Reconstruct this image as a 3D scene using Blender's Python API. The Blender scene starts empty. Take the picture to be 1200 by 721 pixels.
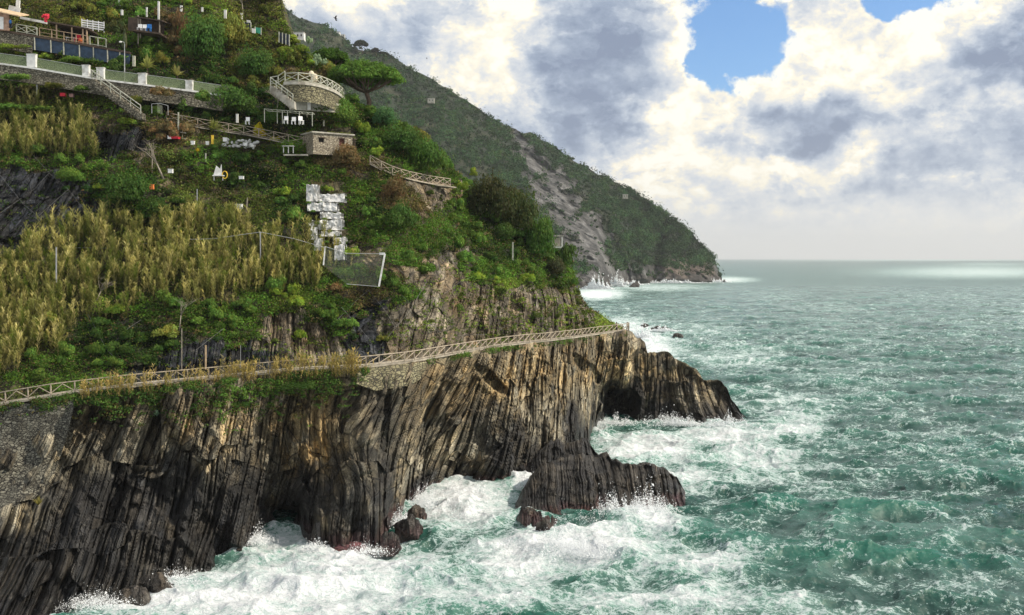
import bpy, math, random
import numpy as np
from mathutils import Vector
R = math.radians
rng = np.random.default_rng(7)
random.seed(7)
S = bpy.context.scene
COL = bpy.data.collections.new("scene_collection"); S.collection.children.link(COL)
F = 1167.0; CX = 600.0; CY = 360.5; HOR = 302.2; H = 32.0
PITCH = math.atan((CY - HOR) / F)
cp, sp = math.cos(PITCH), math.sin(PITCH)

# photo pixel + forward distance -> world point
def P(px, py, D):
    px = np.asarray(px, float); py = np.asarray(py, float); D = np.asarray(D, float)
    x = (px - CX) / F; y = -(py - CY) / F
    fy = cp + y * sp; fz = -sp + y * cp
    k = D / fy
    return np.stack(np.broadcast_arrays(x * k, D, H + fz * k), -1)
def V(px, py, D): return Vector(P(px, py, D).tolist())
def to_px(w):
    w = np.asarray(w, float); X = w[..., 0]; Y = w[..., 1]; Z = w[..., 2] - H
    dep = Y * cp - Z * sp; up = Y * sp + Z * cp
    return CX + F * X / dep, CY - F * up / dep
def waterD(py):
    y = -(np.asarray(py, float) - CY) / F
    return -H * (cp + y * sp) / (-sp + y * cp)
def interp(x, tab, k):
    t = np.array(tab, float); return np.interp(x, t[:, 0], t[:, k])
def sstep(a, b, x):
    t = np.clip((x - a) / (b - a), 0, 1); return t * t * (3 - 2 * t)

# ---------------------------------------------------------------- noise
_R = rng.random((64, 64, 64)).astype(np.float32)
def vn(x, y, z):
    x = np.asarray(x, np.float32); y = np.asarray(y, np.float32); z = np.asarray(z, np.float32)
    x, y, z = np.broadcast_arrays(x, y, z)
    xi = np.floor(x).astype(np.int32); yi = np.floor(y).astype(np.int32); zi = np.floor(z).astype(np.int32)
    fx = x - xi; fy = y - yi; fz = z - zi
    fx = fx * fx * (3 - 2 * fx); fy = fy * fy * (3 - 2 * fy); fz = fz * fz * (3 - 2 * fz)
    x0 = xi & 63; x1 = (xi + 1) & 63; y0 = yi & 63; y1 = (yi + 1) & 63; z0 = zi & 63; z1 = (zi + 1) & 63
    def l(a, b, t): return a + (b - a) * t
    return l(l(l(_R[x0, y0, z0], _R[x1, y0, z0], fx), l(_R[x0, y1, z0], _R[x1, y1, z0], fx), fy),
             l(l(_R[x0, y0, z1], _R[x1, y0, z1], fx), l(_R[x0, y1, z1], _R[x1, y1, z1], fx), fy), fz) * 2 - 1
def fbm(p, sc, oc=4, off=0.0, g=0.5):
    p = np.asarray(p); a = 1.0; s = 0; t = 0; f = 1.0 / sc
    for i in range(oc):
        s = s + a * vn(p[..., 0] * f + off + i * 7.3, p[..., 1] * f + i * 3.1 - off, p[..., 2] * f + i * 5.7)
        t += a; a *= g; f *= 2.03
    return s / t * 1.6
def h1(i, k=0):
    i = np.asarray(i).astype(np.int64); return _R[(i * 7 + k * 13) & 63, (i // 64 + k * 5 + i * 3) & 63, (i * 11 + k) & 63]
def h2(i, j, k=0):
    i = np.asarray(i).astype(np.int64); j = np.asarray(j).astype(np.int64)
    return _R[(i * 7 + j * 3 + k) & 63, (j * 5 + i + k * 7) & 63, (i * 13 + j * 11 + k * 3) & 63]

# ---------------------------------------------------------------- objects
def tag(o, label=None, cat=None, group=None, kind=None):
    if label: o['label'] = label
    if cat: o['category'] = cat; kind = kind or 'thing'
    if group: o['group'] = group
    if kind: o['kind'] = kind
    return o
def empty(name, loc, label=None, cat=None, group=None, rz=0):
    o = bpy.data.objects.new(name, None); COL.objects.link(o); o.empty_display_size = .3
    o.location = loc; o.rotation_euler = (0, 0, rz)
    return tag(o, label, cat, group)
def np_mesh(name, verts, faces, mat=None, cols=None, vecs=None, floats=None, smooth=False):
    me = bpy.data.meshes.new(name); verts = np.asarray(verts, np.float32); faces = np.asarray(faces, np.int32)
    n, k = faces.shape
    me.vertices.add(len(verts)); me.vertices.foreach_set("co", verts.ravel())
    me.loops.add(n * k); me.loops.foreach_set("vertex_index", faces.ravel())
    me.polygons.add(n); me.polygons.foreach_set("loop_start", np.arange(0, n * k, k, dtype=np.int32))
    try: me.polygons.foreach_set("loop_total", np.full(n, k, dtype=np.int32))
    except Exception: pass
    me.polygons.foreach_set("use_smooth", np.full(n, smooth))
    if cols is not None:
        a = me.attributes.new("Col", 'FLOAT_COLOR', 'POINT'); c = np.ones((len(verts), 4), np.float32); c[:, :3] = cols
        a.data.foreach_set("color", c.ravel())
    for nm, v in (vecs or {}).items():
        a = me.attributes.new(nm, 'FLOAT_VECTOR', 'POINT'); a.data.foreach_set("vector", np.asarray(v, np.float32).ravel())
    for nm, v in (floats or {}).items():
        a = me.attributes.new(nm, 'FLOAT', 'POINT'); a.data.foreach_set("value", np.asarray(v, np.float32).ravel())
    if mat: me.materials.append(mat)
    me.update(calc_edges=True); me.validate(); return me
def link(name, me, parent=None):
    o = bpy.data.objects.new(name, me); COL.objects.link(o)
    if parent is not None: o.parent = parent
    return o
def grid_faces(nr, nc):
    i = np.arange(nr - 1)[:, None] * nc + np.arange(nc - 1)[None, :]
    return np.stack([i, i + 1, i + nc + 1, i + nc], -1).reshape(-1, 4)

class MB:
    """collects shapes (world coordinates) into one mesh"""
    def __init__(s): s.v = []; s.f = []
    def hexa(s, c8):
        b = len(s.v); s.v += [tuple(c) for c in c8]
        for q in ((0, 3, 2, 1), (4, 5, 6, 7), (0, 1, 5, 4), (1, 2, 6, 5), (2, 3, 7, 6), (3, 0, 4, 7)): s.f.append(tuple(b + i for i in q))
    def box(s, c, sz, rz=0.0):
        c = Vector(c); x, y, z = sz[0] / 2, sz[1] / 2, sz[2] / 2; ca, sa = math.cos(rz), math.sin(rz); o = []
        for dz in (-z, z):
            for dx, dy in ((-x, -y), (x, -y), (x, y), (-x, y)): o.append((c.x + dx * ca - dy * sa, c.y + dx * sa + dy * ca, c.z + dz))
        s.hexa(o)
    def bar(s, a, b, w, h=None, up=(0, 0, 1)):
        a = Vector(a); b = Vector(b); d = (b - a).normalized(); h = h or w; up = Vector(up)
        if abs(d.dot(up)) > .97: up = Vector((0, 1, 0))
        r = d.cross(up).normalized() * (w / 2); u = r.cross(d).normalized() * (h / 2)
        s.hexa([a - r - u, a + r - u, a + r + u, a - r + u, b - r - u, b + r - u, b + r + u, b - r + u])
    def tube(s, pts, rad, n=6):
        pts = [Vector(p) for p in pts]; m = len(pts)
        if not hasattr(rad, '__len__'): rad = [rad] * m
        b0 = len(s.v)
        for i, p in enumerate(pts):
            d = (pts[min(i + 1, m - 1)] - pts[max(i - 1, 0)]).normalized()
            up = Vector((0, 0, 1)) if abs(d.z) < .9 else Vector((0, 1, 0))
            r = d.cross(up).normalized(); u = r.cross(d).normalized()
            for k in range(n):
                a = 2 * math.pi * k / n; s.v.append(tuple(p + (r * math.cos(a) + u * math.sin(a)) * rad[i]))
        for i in range(m - 1):
            for k in range(n):
                a = b0 + i * n; s.f.append((a + k, a + (k + 1) % n, a + n + (k + 1) % n, a + n + k))
        s.f.append(tuple(b0 + k for k in range(n))[::-1]); s.f.append(tuple(b0 + (m - 1) * n + k for k in range(n)))
    def ball(s, c, r, nu=8, nv=6):
        c = Vector(c); r = Vector(r) if hasattr(r, '__len__') else Vector((r, r, r)); b = len(s.v)
        for i in range(nv + 1):
            t = math.pi * i / nv
            for k in range(nu):
                a = 2 * math.pi * k / nu; s.v.append((c.x + r.x * math.sin(t) * math.cos(a), c.y + r.y * math.sin(t) * math.sin(a), c.z + r.z * math.cos(t)))
        for i in range(nv):
            for k in range(nu): s.f.append((b + i * nu + k, b + (i + 1) * nu + k, b + (i + 1) * nu + (k + 1) % nu, b + i * nu + (k + 1) % nu))
    def build(s, name, mat, parent=None, smooth=False):
        off = Vector((0, 0, 0))
        if parent is not None:
            q = parent
            while q is not None: off += Vector(q.location); q = q.parent
        elif s.v:
            a = np.array(s.v); off = Vector((float(a[:, 0].mean()), float(a[:, 1].mean()), float(a[:, 2].min())))
        me = bpy.data.meshes.new(name); me.from_pydata([tuple(Vector(v) - off) for v in s.v], [], s.f)
        me.materials.append(mat)
        if smooth: me.polygons.foreach_set("use_smooth", [True] * len(me.polygons))
        me.update(); o = link(name, me, parent)
        if parent is None: o.location = off
        return o

# ---------------------------------------------------------------- materials
def newmat(name):
    m = bpy.data.materials.new(name); m.use_nodes = True; nt = m.node_tree; nt.nodes.clear()
    out = nt.nodes.new('ShaderNodeOutputMaterial'); return m, nt, out
class NT:
    def __init__(s, nt): s.nt = nt
    def n(s, t, **kw):
        x = s.nt.nodes.new('ShaderNode' + t)
        for k, v in kw.items():
            if isinstance(v, tuple) and k.startswith('i_'): x.inputs[k[2:]].default_value = v
            elif k.startswith('i_'): x.inputs[k[2:]].default_value = v
            else: setattr(x, k, v)
        return x
    def put(s, sock, v):
        if isinstance(v, bpy.types.NodeSocket): s.nt.links.new(v, sock)
        elif v is not None: sock.default_value = v
    def m(s, op, a, b=None, c=None, clamp=False):
        x = s.nt.nodes.new('ShaderNodeMath'); x.operation = op; x.use_clamp = clamp
        s.put(x.inputs[0], a)
        if b is not None: s.put(x.inputs[1], b)
        if c is not None: s.put(x.inputs[2], c)
        return x.outputs[0]
    def vm(s, op, a, b=None, sc=None):
        x = s.nt.nodes.new('ShaderNodeVectorMath'); x.operation = op; s.put(x.inputs[0], a)
        if b is not None: s.put(x.inputs[1], b)
        if sc is not None: s.put(x.inputs['Scale'], sc)
        return x.outputs[0] if op not in ('DOT_PRODUCT', 'LENGTH') else x.outputs['Value']
    def mix(s, f, a, b, bt='MIX'):
        x = s.nt.nodes.new('ShaderNodeMix'); x.data_type = 'RGBA'; x.blend_type = bt
        s.put(x.inputs[0], f); s.put(x.inputs[6], a); s.put(x.inputs[7], b); return x.outputs[2]
    def ss(s, v, a, b, lo=0.0, hi=1.0):
        x = s.nt.nodes.new('ShaderNodeMapRange'); x.interpolation_type = 'SMOOTHSTEP'
        s.put(x.inputs[0], v); x.inputs[1].default_value = a; x.inputs[2].default_value = b; x.inputs[3].default_value = lo; x.inputs[4].default_value = hi
        return x.outputs[0]
    def noise(s, vec, scale, detail=4, rough=.5, dist=0.0, out=0):
        x = s.nt.nodes.new('ShaderNodeTexNoise'); s.put(x.inputs['Vector'], vec); s.put(x.inputs['Scale'], scale)
        x.inputs['Detail'].default_value = detail; x.inputs['Roughness'].default_value = rough; x.inputs['Distortion'].default_value = dist
        return x.outputs[out]
    def ramp(s, f, pts):
        x = s.nt.nodes.new('ShaderNodeValToRGB'); s.put(x.inputs[0], f); e = x.color_ramp.elements
        while len(e) < len(pts): e.new(.5)
        for el, (p, c) in zip(e, pts): el.position = p; el.color = (*c, 1)
        return x.outputs[0]
def c4(c): return (c[0], c[1], c[2], 1.0)

def simple(name, col, rough=.7, var=.25, scale=3.0, bump=.2, metal=0.0, stain=None):
    m, nt, out = newmat(name); g = NT(nt)
    pos = g.n('NewGeometry').outputs['Position']
    nz = g.noise(pos, scale, 6, .6)
    v = g.ss(nz, .3, .7, 1 - var, 1 + var)
    c = g.vm('SCALE', c4(col)[:3], sc=v)
    if stain: c = g.mix(g.ss(g.noise(pos, scale * .35, 5, .65), .48, .68), c, c4(stain))
    b = g.n('BsdfPrincipled'); g.put(b.inputs['Base Color'], c); b.inputs['Roughness'].default_value = rough; b.inputs['Metallic'].default_value = metal
    if bump:
        bp = g.n('Bump', i_Strength=bump, i_Distance=.05); g.put(bp.inputs['Height'], g.noise(pos, scale * 6, 3, .6)); nt.links.new(bp.outputs[0], b.inputs['Normal'])
    nt.links.new(b.outputs[0], out.inputs[0]); return m

def stone_mat(name, sc=2.2, c1=(.20, .17, .12), c2=(.34, .31, .25), mortar=(.05, .045, .035)):
    m, nt, out = newmat(name); g = NT(nt)
    pos = g.n('NewGeometry').outputs['Position']
    p = g.vm('MULTIPLY', pos, (1, 1, 1.7)); p = g.vm('ADD', p, g.vm('SCALE', g.noise(pos, 1.5, 2, .5, out=1), sc=.35))
    v = g.n('TexVoronoi', feature='DISTANCE_TO_EDGE', i_Scale=sc); g.put(v.inputs['Vector'], p)
    v2 = g.n('TexVoronoi', i_Scale=sc); g.put(v2.inputs['Vector'], p)
    sep = g.n('SeparateColor'); g.put(sep.inputs[0], v2.outputs['Color'])
    c = g.mix(sep.outputs[0], c4(c1), c4(c2)); c = g.mix(g.m('MULTIPLY', g.ss(g.noise(pos, 8, 5, .7), .35, .7), .5), c, c4([x * .45 for x in c1]))
    e = g.ss(v.outputs['Distance'], .02, .12); c = g.mix(e, c4(mortar), c)
    b = g.n('BsdfPrincipled', i_Roughness=.9); g.put(b.inputs['Base Color'], c)
    bp = g.n('Bump', i_Strength=.9, i_Distance=.15); g.put(bp.inputs['Height'], g.m('ADD', e, g.m('MULTIPLY', g.noise(pos, 10, 4, .6), .5))); nt.links.new(bp.outputs[0], b.inputs['Normal'])
    nt.links.new(b.outputs[0], out.inputs[0]); return m

def rock_mat(name):
    m, nt, out = newmat(name); g = NT(nt)
    pos = g.n('NewGeometry').outputs['Position']
    at = g.n('Attribute', attribute_name='Col'); st = g.n('Attribute', attribute_name='sc')
    sv = g.vm('ADD', g.vm('MULTIPLY', st.outputs['Vector'], (1.0, .30, .30)), g.vm('SCALE', g.noise(pos, 1.7, 3, .6, out=1), sc=.45))
    jv = g.vm('ADD', st.outputs['Vector'], g.vm('SCALE', g.noise(pos, 2.6, 3, .6, out=1), sc=.22))
    pa = g.n('TexVoronoi', i_Scale=1.0); g.put(pa.inputs['Vector'], g.vm('MULTIPLY', jv, (.55, .32, .06))); ea = g.n('TexVoronoi', feature='DISTANCE_TO_EDGE', i_Scale=1.0); g.put(ea.inputs['Vector'], g.vm('MULTIPLY', jv, (.55, .32, .06)))
    pb = g.n('TexVoronoi', i_Scale=1.0); g.put(pb.inputs['Vector'], g.vm('MULTIPLY', jv, (1.5, .95, .2))); eb = g.n('TexVoronoi', feature='DISTANCE_TO_EDGE', i_Scale=1.0); g.put(eb.inputs['Vector'], g.vm('MULTIPLY', jv, (1.5, .95, .2)))
    sa = g.n('SeparateColor'); g.put(sa.inputs[0], pa.outputs['Color']); sb_ = g.n('SeparateColor'); g.put(sb_.inputs[0], pb.outputs['Color'])
    plate = g.m('MULTIPLY', g.m('ADD', .62, g.m('MULTIPLY', sa.outputs[0], .75)), g.m('ADD', .55, g.m('MULTIPLY', sb_.outputs[1], .9)))
    crk = g.m('MULTIPLY', g.ss(ea.outputs['Distance'], .004, .05), g.ss(eb.outputs['Distance'], .0, .05, .45, 1.0))
    n1 = g.noise(sv, 3.2, 5, .65); n2 = g.noise(sv, 9.0, 4, .6); n3 = g.noise(pos, 1.1, 8, .62); n4 = g.noise(pos, 7.0, 5, .65)
    v = g.m('MULTIPLY', g.m('MULTIPLY', g.ss(n1, .3, .72, .78, 1.25), plate), g.ss(n3, .3, .7, .75, 1.3))
    v = g.m('MULTIPLY', v, g.ss(n4, .3, .7, .65, 1.35))
    c = g.vm('SCALE', at.outputs['Color'], sc=v)
    c = g.mix(g.m('MULTIPLY', g.ss(sa.outputs[2], .55, .9), .45), c, g.mix(1.0, c, c4((1.22, 1.02, .72)), 'MULTIPLY')); c = g.mix(g.m('MULTIPLY', g.ss(sb_.outputs[0], .55, .9), .5), c, g.mix(1.0, c, c4((.75, .85, 1.0)), 'MULTIPLY'))
    # pale lichen and quartz veins
    c = g.mix(g.m('MULTIPLY', g.ss(g.m('MULTIPLY', n2, g.noise(pos, .6, 4, .6)), .30, .42), .38), c, c4((.30, .28, .24)))
    crack = g.ss(g.m('ABSOLUTE', g.m('SUBTRACT', n1, .5)), 0.0, .03)
    c = g.mix(g.m('MULTIPLY', g.m('SUBTRACT', 1.0, crack), .55), c, c4((.012, .011, .010))) if False else g.mix(g.m('ADD', .35, g.m('MULTIPLY', crk, .65)), c4((.010, .009, .009)), c)
    #, 1.0, g.ss(g.m('ADD', st.outputs['Vector'] and g.n('SeparateXYZ').outputs[2] or 0.0, 0.0), 0, 1)) if False else None
    b = g.n('BsdfPrincipled'); g.put(b.inputs['Base Color'], c)
    b.inputs['Specular IOR Level'].default_value = .32
    sx = g.n('SeparateXYZ'); g.put(sx.inputs[0], pos)
    g.put(b.inputs['Roughness'], g.ss(sx.outputs[2], 1.0, 7.0, .38, .88))
    hh = g.m('ADD', g.m('ADD', g.m('MULTIPLY', n1, .4), g.m('MULTIPLY', sa.outputs[1], .7)), g.m('ADD', g.m('MULTIPLY', n4, .5), g.m('ADD', g.m('MULTIPLY', sb_.outputs[2], .35), g.m('MULTIPLY', crk, .45))))
    bp = g.n('Bump', i_Strength=1.0, i_Distance=.35); g.put(bp.inputs['Height'], hh); nt.links.new(bp.outputs[0], b.inputs['Normal'])
    nt.links.new(b.outputs[0], out.inputs[0]); return m

def earth_mat(name, sc=1.0):
    m, nt, out = newmat(name); g = NT(nt)
    pos = g.n('NewGeometry').outputs['Position']; at = g.n('Attribute', attribute_name='Col')
    n = g.noise(pos, .8 * sc, 9, .68); n2 = g.noise(pos, 5.0 * sc, 5, .65)
    c = g.vm('SCALE', at.outputs['Color'], sc=g.m('MULTIPLY', g.ss(n, .3, .7, .5, 1.5), g.ss(n2, .3, .7, .6, 1.4)))
    b = g.n('BsdfPrincipled', i_Roughness=.92); g.put(b.inputs['Base Color'], c)
    bp = g.n('Bump', i_Strength=.9); bp.inputs['Distance'].default_value = .35 / sc; g.put(bp.inputs['Height'], g.m('ADD', n, g.m('MULTIPLY', n2, .35))); nt.links.new(bp.outputs[0], b.inputs['Normal'])
    nt.links.new(b.outputs[0], out.inputs[0]); return m

def leaf_mat(name, col=None, trans=.3, use_obj=False, rough=.6):
    m, nt, out = newmat(name); g = NT(nt)
    at = g.n('Attribute', attribute_name='Col'); c = at.outputs['Color']
    if use_obj: c = g.mix(1.0, c, g.n('ObjectInfo').outputs['Color'], 'MULTIPLY')
    if col: c = g.mix(1.0, c, c4(col), 'MULTIPLY')
    b = g.n('BsdfPrincipled', i_Roughness=rough); g.put(b.inputs['Base Color'], c); b.inputs['Specular IOR Level'].default_value = .08
    t = g.n('BsdfTranslucent'); g.put(t.inputs[0], g.mix(1.0, c, c4((1.3, 1.35, .7)), 'MULTIPLY'))
    mx = g.n('MixShader', i_Fac=trans); nt.links.new(b.outputs[0], mx.inputs[1]); nt.links.new(t.outputs[0], mx.inputs[2]); nt.links.new(mx.outputs[0], out.inputs[0]); return m
def net_mat(name, col, alpha=.5):
    m, nt, out = newmat(name); g = NT(nt)
    pos = g.n('NewGeometry').outputs['Position']
    b = g.n('BsdfDiffuse'); b.inputs[0].default_value = c4(col); t = g.n('BsdfTransparent'); mx = g.n('MixShader')
    g.put(mx.inputs[0], g.ss(g.noise(pos, 4, 4, .7), .3, .7, alpha * .7, min(1, alpha * 1.3)))
    nt.links.new(t.outputs[0], mx.inputs[1]); nt.links.new(b.outputs[0], mx.inputs[2]); nt.links.new(mx.outputs[0], out.inputs[0]); return m

M = {}
M['rock'] = rock_mat('layered_rock'); M['earth'] = earth_mat('slope_earth'); M['far'] = earth_mat('far_slope', .06)
M['leaf'] = leaf_mat('leaves'); M['leafo'] = leaf_mat('shrub_leaves', use_obj=True); M['dry'] = leaf_mat('dry_reed', trans=.35, rough=.8)
M['farleaf'] = leaf_mat('far_leaves', trans=.15)
M['wood'] = simple('weathered_wood', (.42, .35, .27), .8, .3, 4, .3, stain=(.22, .19, .15))
M['palewood'] = simple('pale_grey_wood', (.46, .46, .38), .8, .25, 3, .3, stain=(.25, .27, .20))
M['darkwood'] = simple('dark_wood', (.06, .04, .028), .8, .4, 3, .3)
M['postwood'] = simple('tan_post_wood', (.42, .30, .20), .8, .25, 4, .2)
M['white'] = simple('white_render', (.72, .72, .70), .8, .12, 2, .15, stain=(.42, .41, .37))
M['whitestone'] = simple('whitewashed_stone', (.62, .62, .61), .9, .3, 2.4, .8, stain=(.12, .12, .10))
M['paintwhite'] = simple('white_paint', (.8, .8, .8), .5, .08, 3, .05)
M['concrete'] = simple('pale_concrete', (.40, .38, .33), .9, .25, 1.2, .4, stain=(.22, .20, .16))
M['path'] = simple('path_concrete', (.36, .32, .26), .9, .25, 1.0, .4, stain=(.2, .18, .14))
M['bluetarp'] = simple('blue_grey_screen', (.035, .065, .115), .8, .3, 1.5, .3)
M['navy'] = simple('navy_screen', (.012, .02, .04), .8, .3, 1.5, .2)
M['greentarp'] = simple('green_tarp', (.03, .28, .18), .7, .3, 2, .3)
M['pink'] = simple('faded_pink_boards', (.34, .19, .18), .85, .3, 3, .3, stain=(.10, .07, .06))
M['red'] = simple('red_cloth', (.62, .02, .05), .7, .2, 3, .1)
M['orange'] = simple('orange_plastic', (.75, .22, .06), .6, .2, 3, .1)
M['blue'] = simple('blue_cloth', (.02, .17, .5), .7, .2, 3, .1)
M['dark'] = simple('dark_interior', (.012, .011, .01), .9, .2, 2, 0)
M['cloth'] = simple('dark_clothes', (.015, .015, .02), .8, .3, 5, .2)
M['skin'] = simple('skin', (.42, .25, .18), .6, .1, 5, 0)
M['metal'] = simple('grey_metal', (.42, .43, .44), .45, .15, 3, .05, metal=.4)
M['cable'] = simple('steel_cable', (.20, .20, .20), .5, .2, 3, 0, metal=.3)
M['barewood'] = simple('bare_bark', (.30, .26, .21), .9, .3, 5, .4)
M['bark'] = simple('pine_bark', (.13, .09, .065), .9, .35, 3, .5)
M['ochre_pale'] = simple('cream_stone', (.62, .54, .40), .9, .3, 3, .4)
M['brickish'] = simple('rose_plaster', (.42, .27, .20), .9, .25, 2, .3)
M['stone'] = stone_mat('field_stone', 1.8, (.17, .15, .085), (.36, .33, .20)); M['drystone'] = stone_mat('dry_stone', 2.4, (.14, .125, .09), (.38, .35, .27))
M['hutstone'] = stone_mat('hut_stone', 2.6, (.34, .29, .21), (.52, .47, .37), (.16, .13, .10))
M['darkstone'] = stone_mat('dark_wall_stone', 2.7, (.07, .065, .05), (.26, .25, .20), (.012, .011, .01))
M['net'] = net_mat('green_mesh', (.22, .27, .16), .55); M['rocknet'] = net_mat('grey_mesh', (.45, .50, .42), .08)
M['ochre'] = simple('tan_roof', (.55, .40, .25), .8, .25, 2, .2)
M['yellow'] = simple('yellow_plastic', (.75, .50, .04), .6, .15, 3, 0)
# ---------------------------------------------------------------- camera, sky, sun
cam = bpy.data.cameras.new("camera"); co = bpy.data.objects.new("camera", cam); COL.objects.link(co); S.camera = co
co.location = (0, 0, H); co.rotation_euler = (math.pi / 2 - PITCH, 0, 0); cam.sensor_width = 36; cam.lens = 36 * F / 1200
cam.clip_start = 1; cam.clip_end = 80000
SUN_AZ, SUN_EL = R(97), R(40)
S.view_settings.view_transform = 'Standard'; S.view_settings.look = 'None'; S.view_settings.gamma = 1; S.view_settings.exposure = 0.2
sl = bpy.data.lights.new("sun", 'SUN'); sl.energy = 4.3; sl.angle = R(2.0); sl.color = (1.0, .90, .74)
so = bpy.data.objects.new("sun", sl); COL.objects.link(so)
sd = Vector((math.sin(SUN_AZ) * math.cos(SUN_EL), math.cos(SUN_AZ) * math.cos(SUN_EL), math.sin(SUN_EL)))
so.rotation_euler = sd.to_track_quat('Z', 'Y').to_euler(); so.location = (0, 0, 300)

W = bpy.data.worlds.new("World"); S.world = W; W.use_nodes = True; nt = W.node_tree; nt.nodes.clear(); g = NT(nt)
wout = g.n('OutputWorld'); tc = g.n('TexCoord'); D3 = tc.outputs['Generated']
sky = g.n('TexSky', sky_type='NISHITA', sun_disc=False, sun_elevation=SUN_EL, sun_rotation=SUN_AZ, altitude=30, air_density=1.0, dust_density=.6, ozone_density=1.2)
sx = g.n('SeparateXYZ'); g.put(sx.inputs[0], D3)
az = g.m('ARCTAN2', sx.outputs[0], sx.outputs[1]); el = g.m('ARCSINE', sx.outputs[2])
def ang(px, py):
    d = P(px, py, 1000.0) - np.array([0, 0, H]); return math.atan2(d[0], d[1]), math.asin(d[2] / np.linalg.norm(d))
# warp coordinates so blob borders are ragged like cloud
wv = g.noise(D3, 5.0, 5, .62, out=1); wsep = g.n('SeparateColor'); g.put(wsep.inputs[0], wv)
wv2 = g.noise(D3, 19.0, 6, .6, out=1); wsep2 = g.n('SeparateColor'); g.put(wsep2.inputs[0], wv2)
def warped(base, i):
    a = g.m('ADD', base, g.m('MULTIPLY', g.m('SUBTRACT', wsep.outputs[i], .5), .16)); return g.m('ADD', a, g.m('MULTIPLY', g.m('SUBTRACT', wsep2.outputs[i], .5), .06))
azw, elw = warped(az, 0), warped(el, 1)
def blobs(lst):
    tot = None
    for (px, py, rx, ry, amp) in lst:
        a, e = ang(px, py)
        u = g.m('MULTIPLY', g.m('SUBTRACT', azw, a), F / rx); v = g.m('MULTIPLY', g.m('SUBTRACT', elw, e), F / ry)
        r2 = g.m('ADD', g.m('MULTIPLY', u, u), g.m('MULTIPLY', v, v))
        ex = g.m('MULTIPLY', g.m('POWER', math.e, g.m('MULTIPLY', r2, -1.0)), amp)
        tot = ex if tot is None else g.m('ADD', tot, ex)
    return tot
gap = blobs([(874, 4, 56, 34, 1.1), (842, 70, 17, 36, .85), (1078, -8, 60, 26, .95), (1038, 8, 26, 16, .5), (880, 44, 34, 22, .5), (556, 17, 18, 10, .55), (392, 10, 30, 10, .30),
             (830, 245, 60, 12, .30), (1010, -120, 120, 40, .9), (700, -160, 150, 50, .8), (1500, 60, 160, 60, .9), (1900, -100, 300, 200, .9), (300, -200, 200, 60, .8), (-300, 0, 200, 80, .8)])
pn = g.vm('MULTIPLY', D3, (1, 1, 1.5))
fn = g.noise(pn, 17.0, 10, .62); fnb = g.noise(pn, 5.5, 6, .58)
gapn = g.m('ADD', gap, g.m('MULTIPLY', g.m('SUBTRACT', g.noise(pn, 13.0, 12, .68), .5), 1.5))
gmask = g.ss(gapn, .42, .72)
rim = g.ss(gapn, .06, .45)                                          # thin cloud next to a gap is bright
sh = blobs([
    (705, 75, 62, 60, -.44), (690, 140, 90, 28, -.34), (765, 110, 34, 50, -.22), (640, 165, 60, 18, -.22), (520, 70, 60, 50, -.12), (480, 45, 45, 60, -.10),
    (590, 30, 46, 40, .42), (600, 70, 30, 30, .28), (540, 95, 40, 26, .20), (420, 10, 50, 34, .22), (470, 5, 40, 20, .2),
    (800, 55, 20, 60, .40), (790, 120, 30, 34, .34), (800, 165, 50, 20, .30), (760, 185, 60, 12, .28),
    (940, 40, 60, 34, .38), (985, 65, 46, 34, .26), (1075, 62, 66, 44, .40), (900, 85, 40, 20, .22),
    (935, 112, 56, 17, -.55), (965, 146, 58, 12, -.62), (900, 160, 40, 9, -.35), (985, 95, 26, 44, -.22),
    (1180, 88, 60, 34, -.62), (1150, 118, 50, 14, -.42), (1190, 40, 30, 26, -.30), (1060, 128, 70, 12, -.12),
    (880, 60, 30, 10, -.25), (1010, 30, 40, 10, -.22), (1080, 95, 40, 8, -.22), (660, 20, 40, 30, -.2), (730, 20, 50, 24, -.25), (870, 195, 60, 24, .34), (975, 188, 60, 16, .34), (1040, 160, 50, 10, .25), (930, 240, 60, 12, .14),
    (1130, 196, 80, 20, -.34), (1080, 222, 80, 12, -.26), (990, 222, 70, 10, -.18), (905, 214, 26, 12, -.22), (1180, 232, 70, 12, -.24),
    (720, 205, 50, 14, .24), (790, 215, 40, 16, .22), (1020, 248, 120, 9, -.08), (870, 262, 80, 7, -.08),
    (600, 130, 60, 20, -.10), (1300, 120, 120, 60, -.2), (200, 100, 160, 100, -.1)])
# relief from the sun's side gives the billows their lit and shaded cheeks
so_ = Vector((.55, .1, .8)) * .019
relief = g.m('SUBTRACT', g.noise(pn, 12.0, 10, .62), g.noise(g.vm('ADD', pn, tuple(so_)), 12.0, 10, .62))
br = g.m('ADD', .615, g.m('MULTIPLY', sh, .86))
br = g.m('ADD', br, g.m('MULTIPLY', g.m('SUBTRACT', fnb, .5), .24))
hor = g.ss(el, -.01, .09)                                            # billows fade into the haze near the horizon
br = g.m('ADD', br, g.m('MULTIPLY', relief, 1.7))
crisp = g.m('ADD', g.ss(g.noise(pn, 7.5, 12, .60, .3), .485, .535, -.09, .09), g.ss(g.noise(pn, 19.0, 12, .60, .3), .48, .53, -.06, .06)); br = g.m('ADD', br, crisp); br = g.m('ADD', br, g.m('MULTIPLY', rim, .30)); br = g.m('ADD', br, g.m('MULTIPLY', g.m('SUBTRACT', fn, .5), .30))
br = g.m('ADD', .66, g.m('MULTIPLY', g.m('SUBTRACT', br, .66), g.m('ADD', .25, g.m('MULTIPLY', hor, .75))))
ccol = g.ramp(br, [(0.0, (.22, .275, .39)), (.22, (.31, .375, .49)), (.40, (.44, .50, .595)), (.57, (.585, .625, .68)), (.72, (.73, .735, .73)), (.87, (.93, .87, .72)), (1.0, (1.0, .97, .86))])
ccol = g.mix(g.ss(el, .0, .07, .9, 0.0), ccol, c4((.80, .79, .755)))
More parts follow.
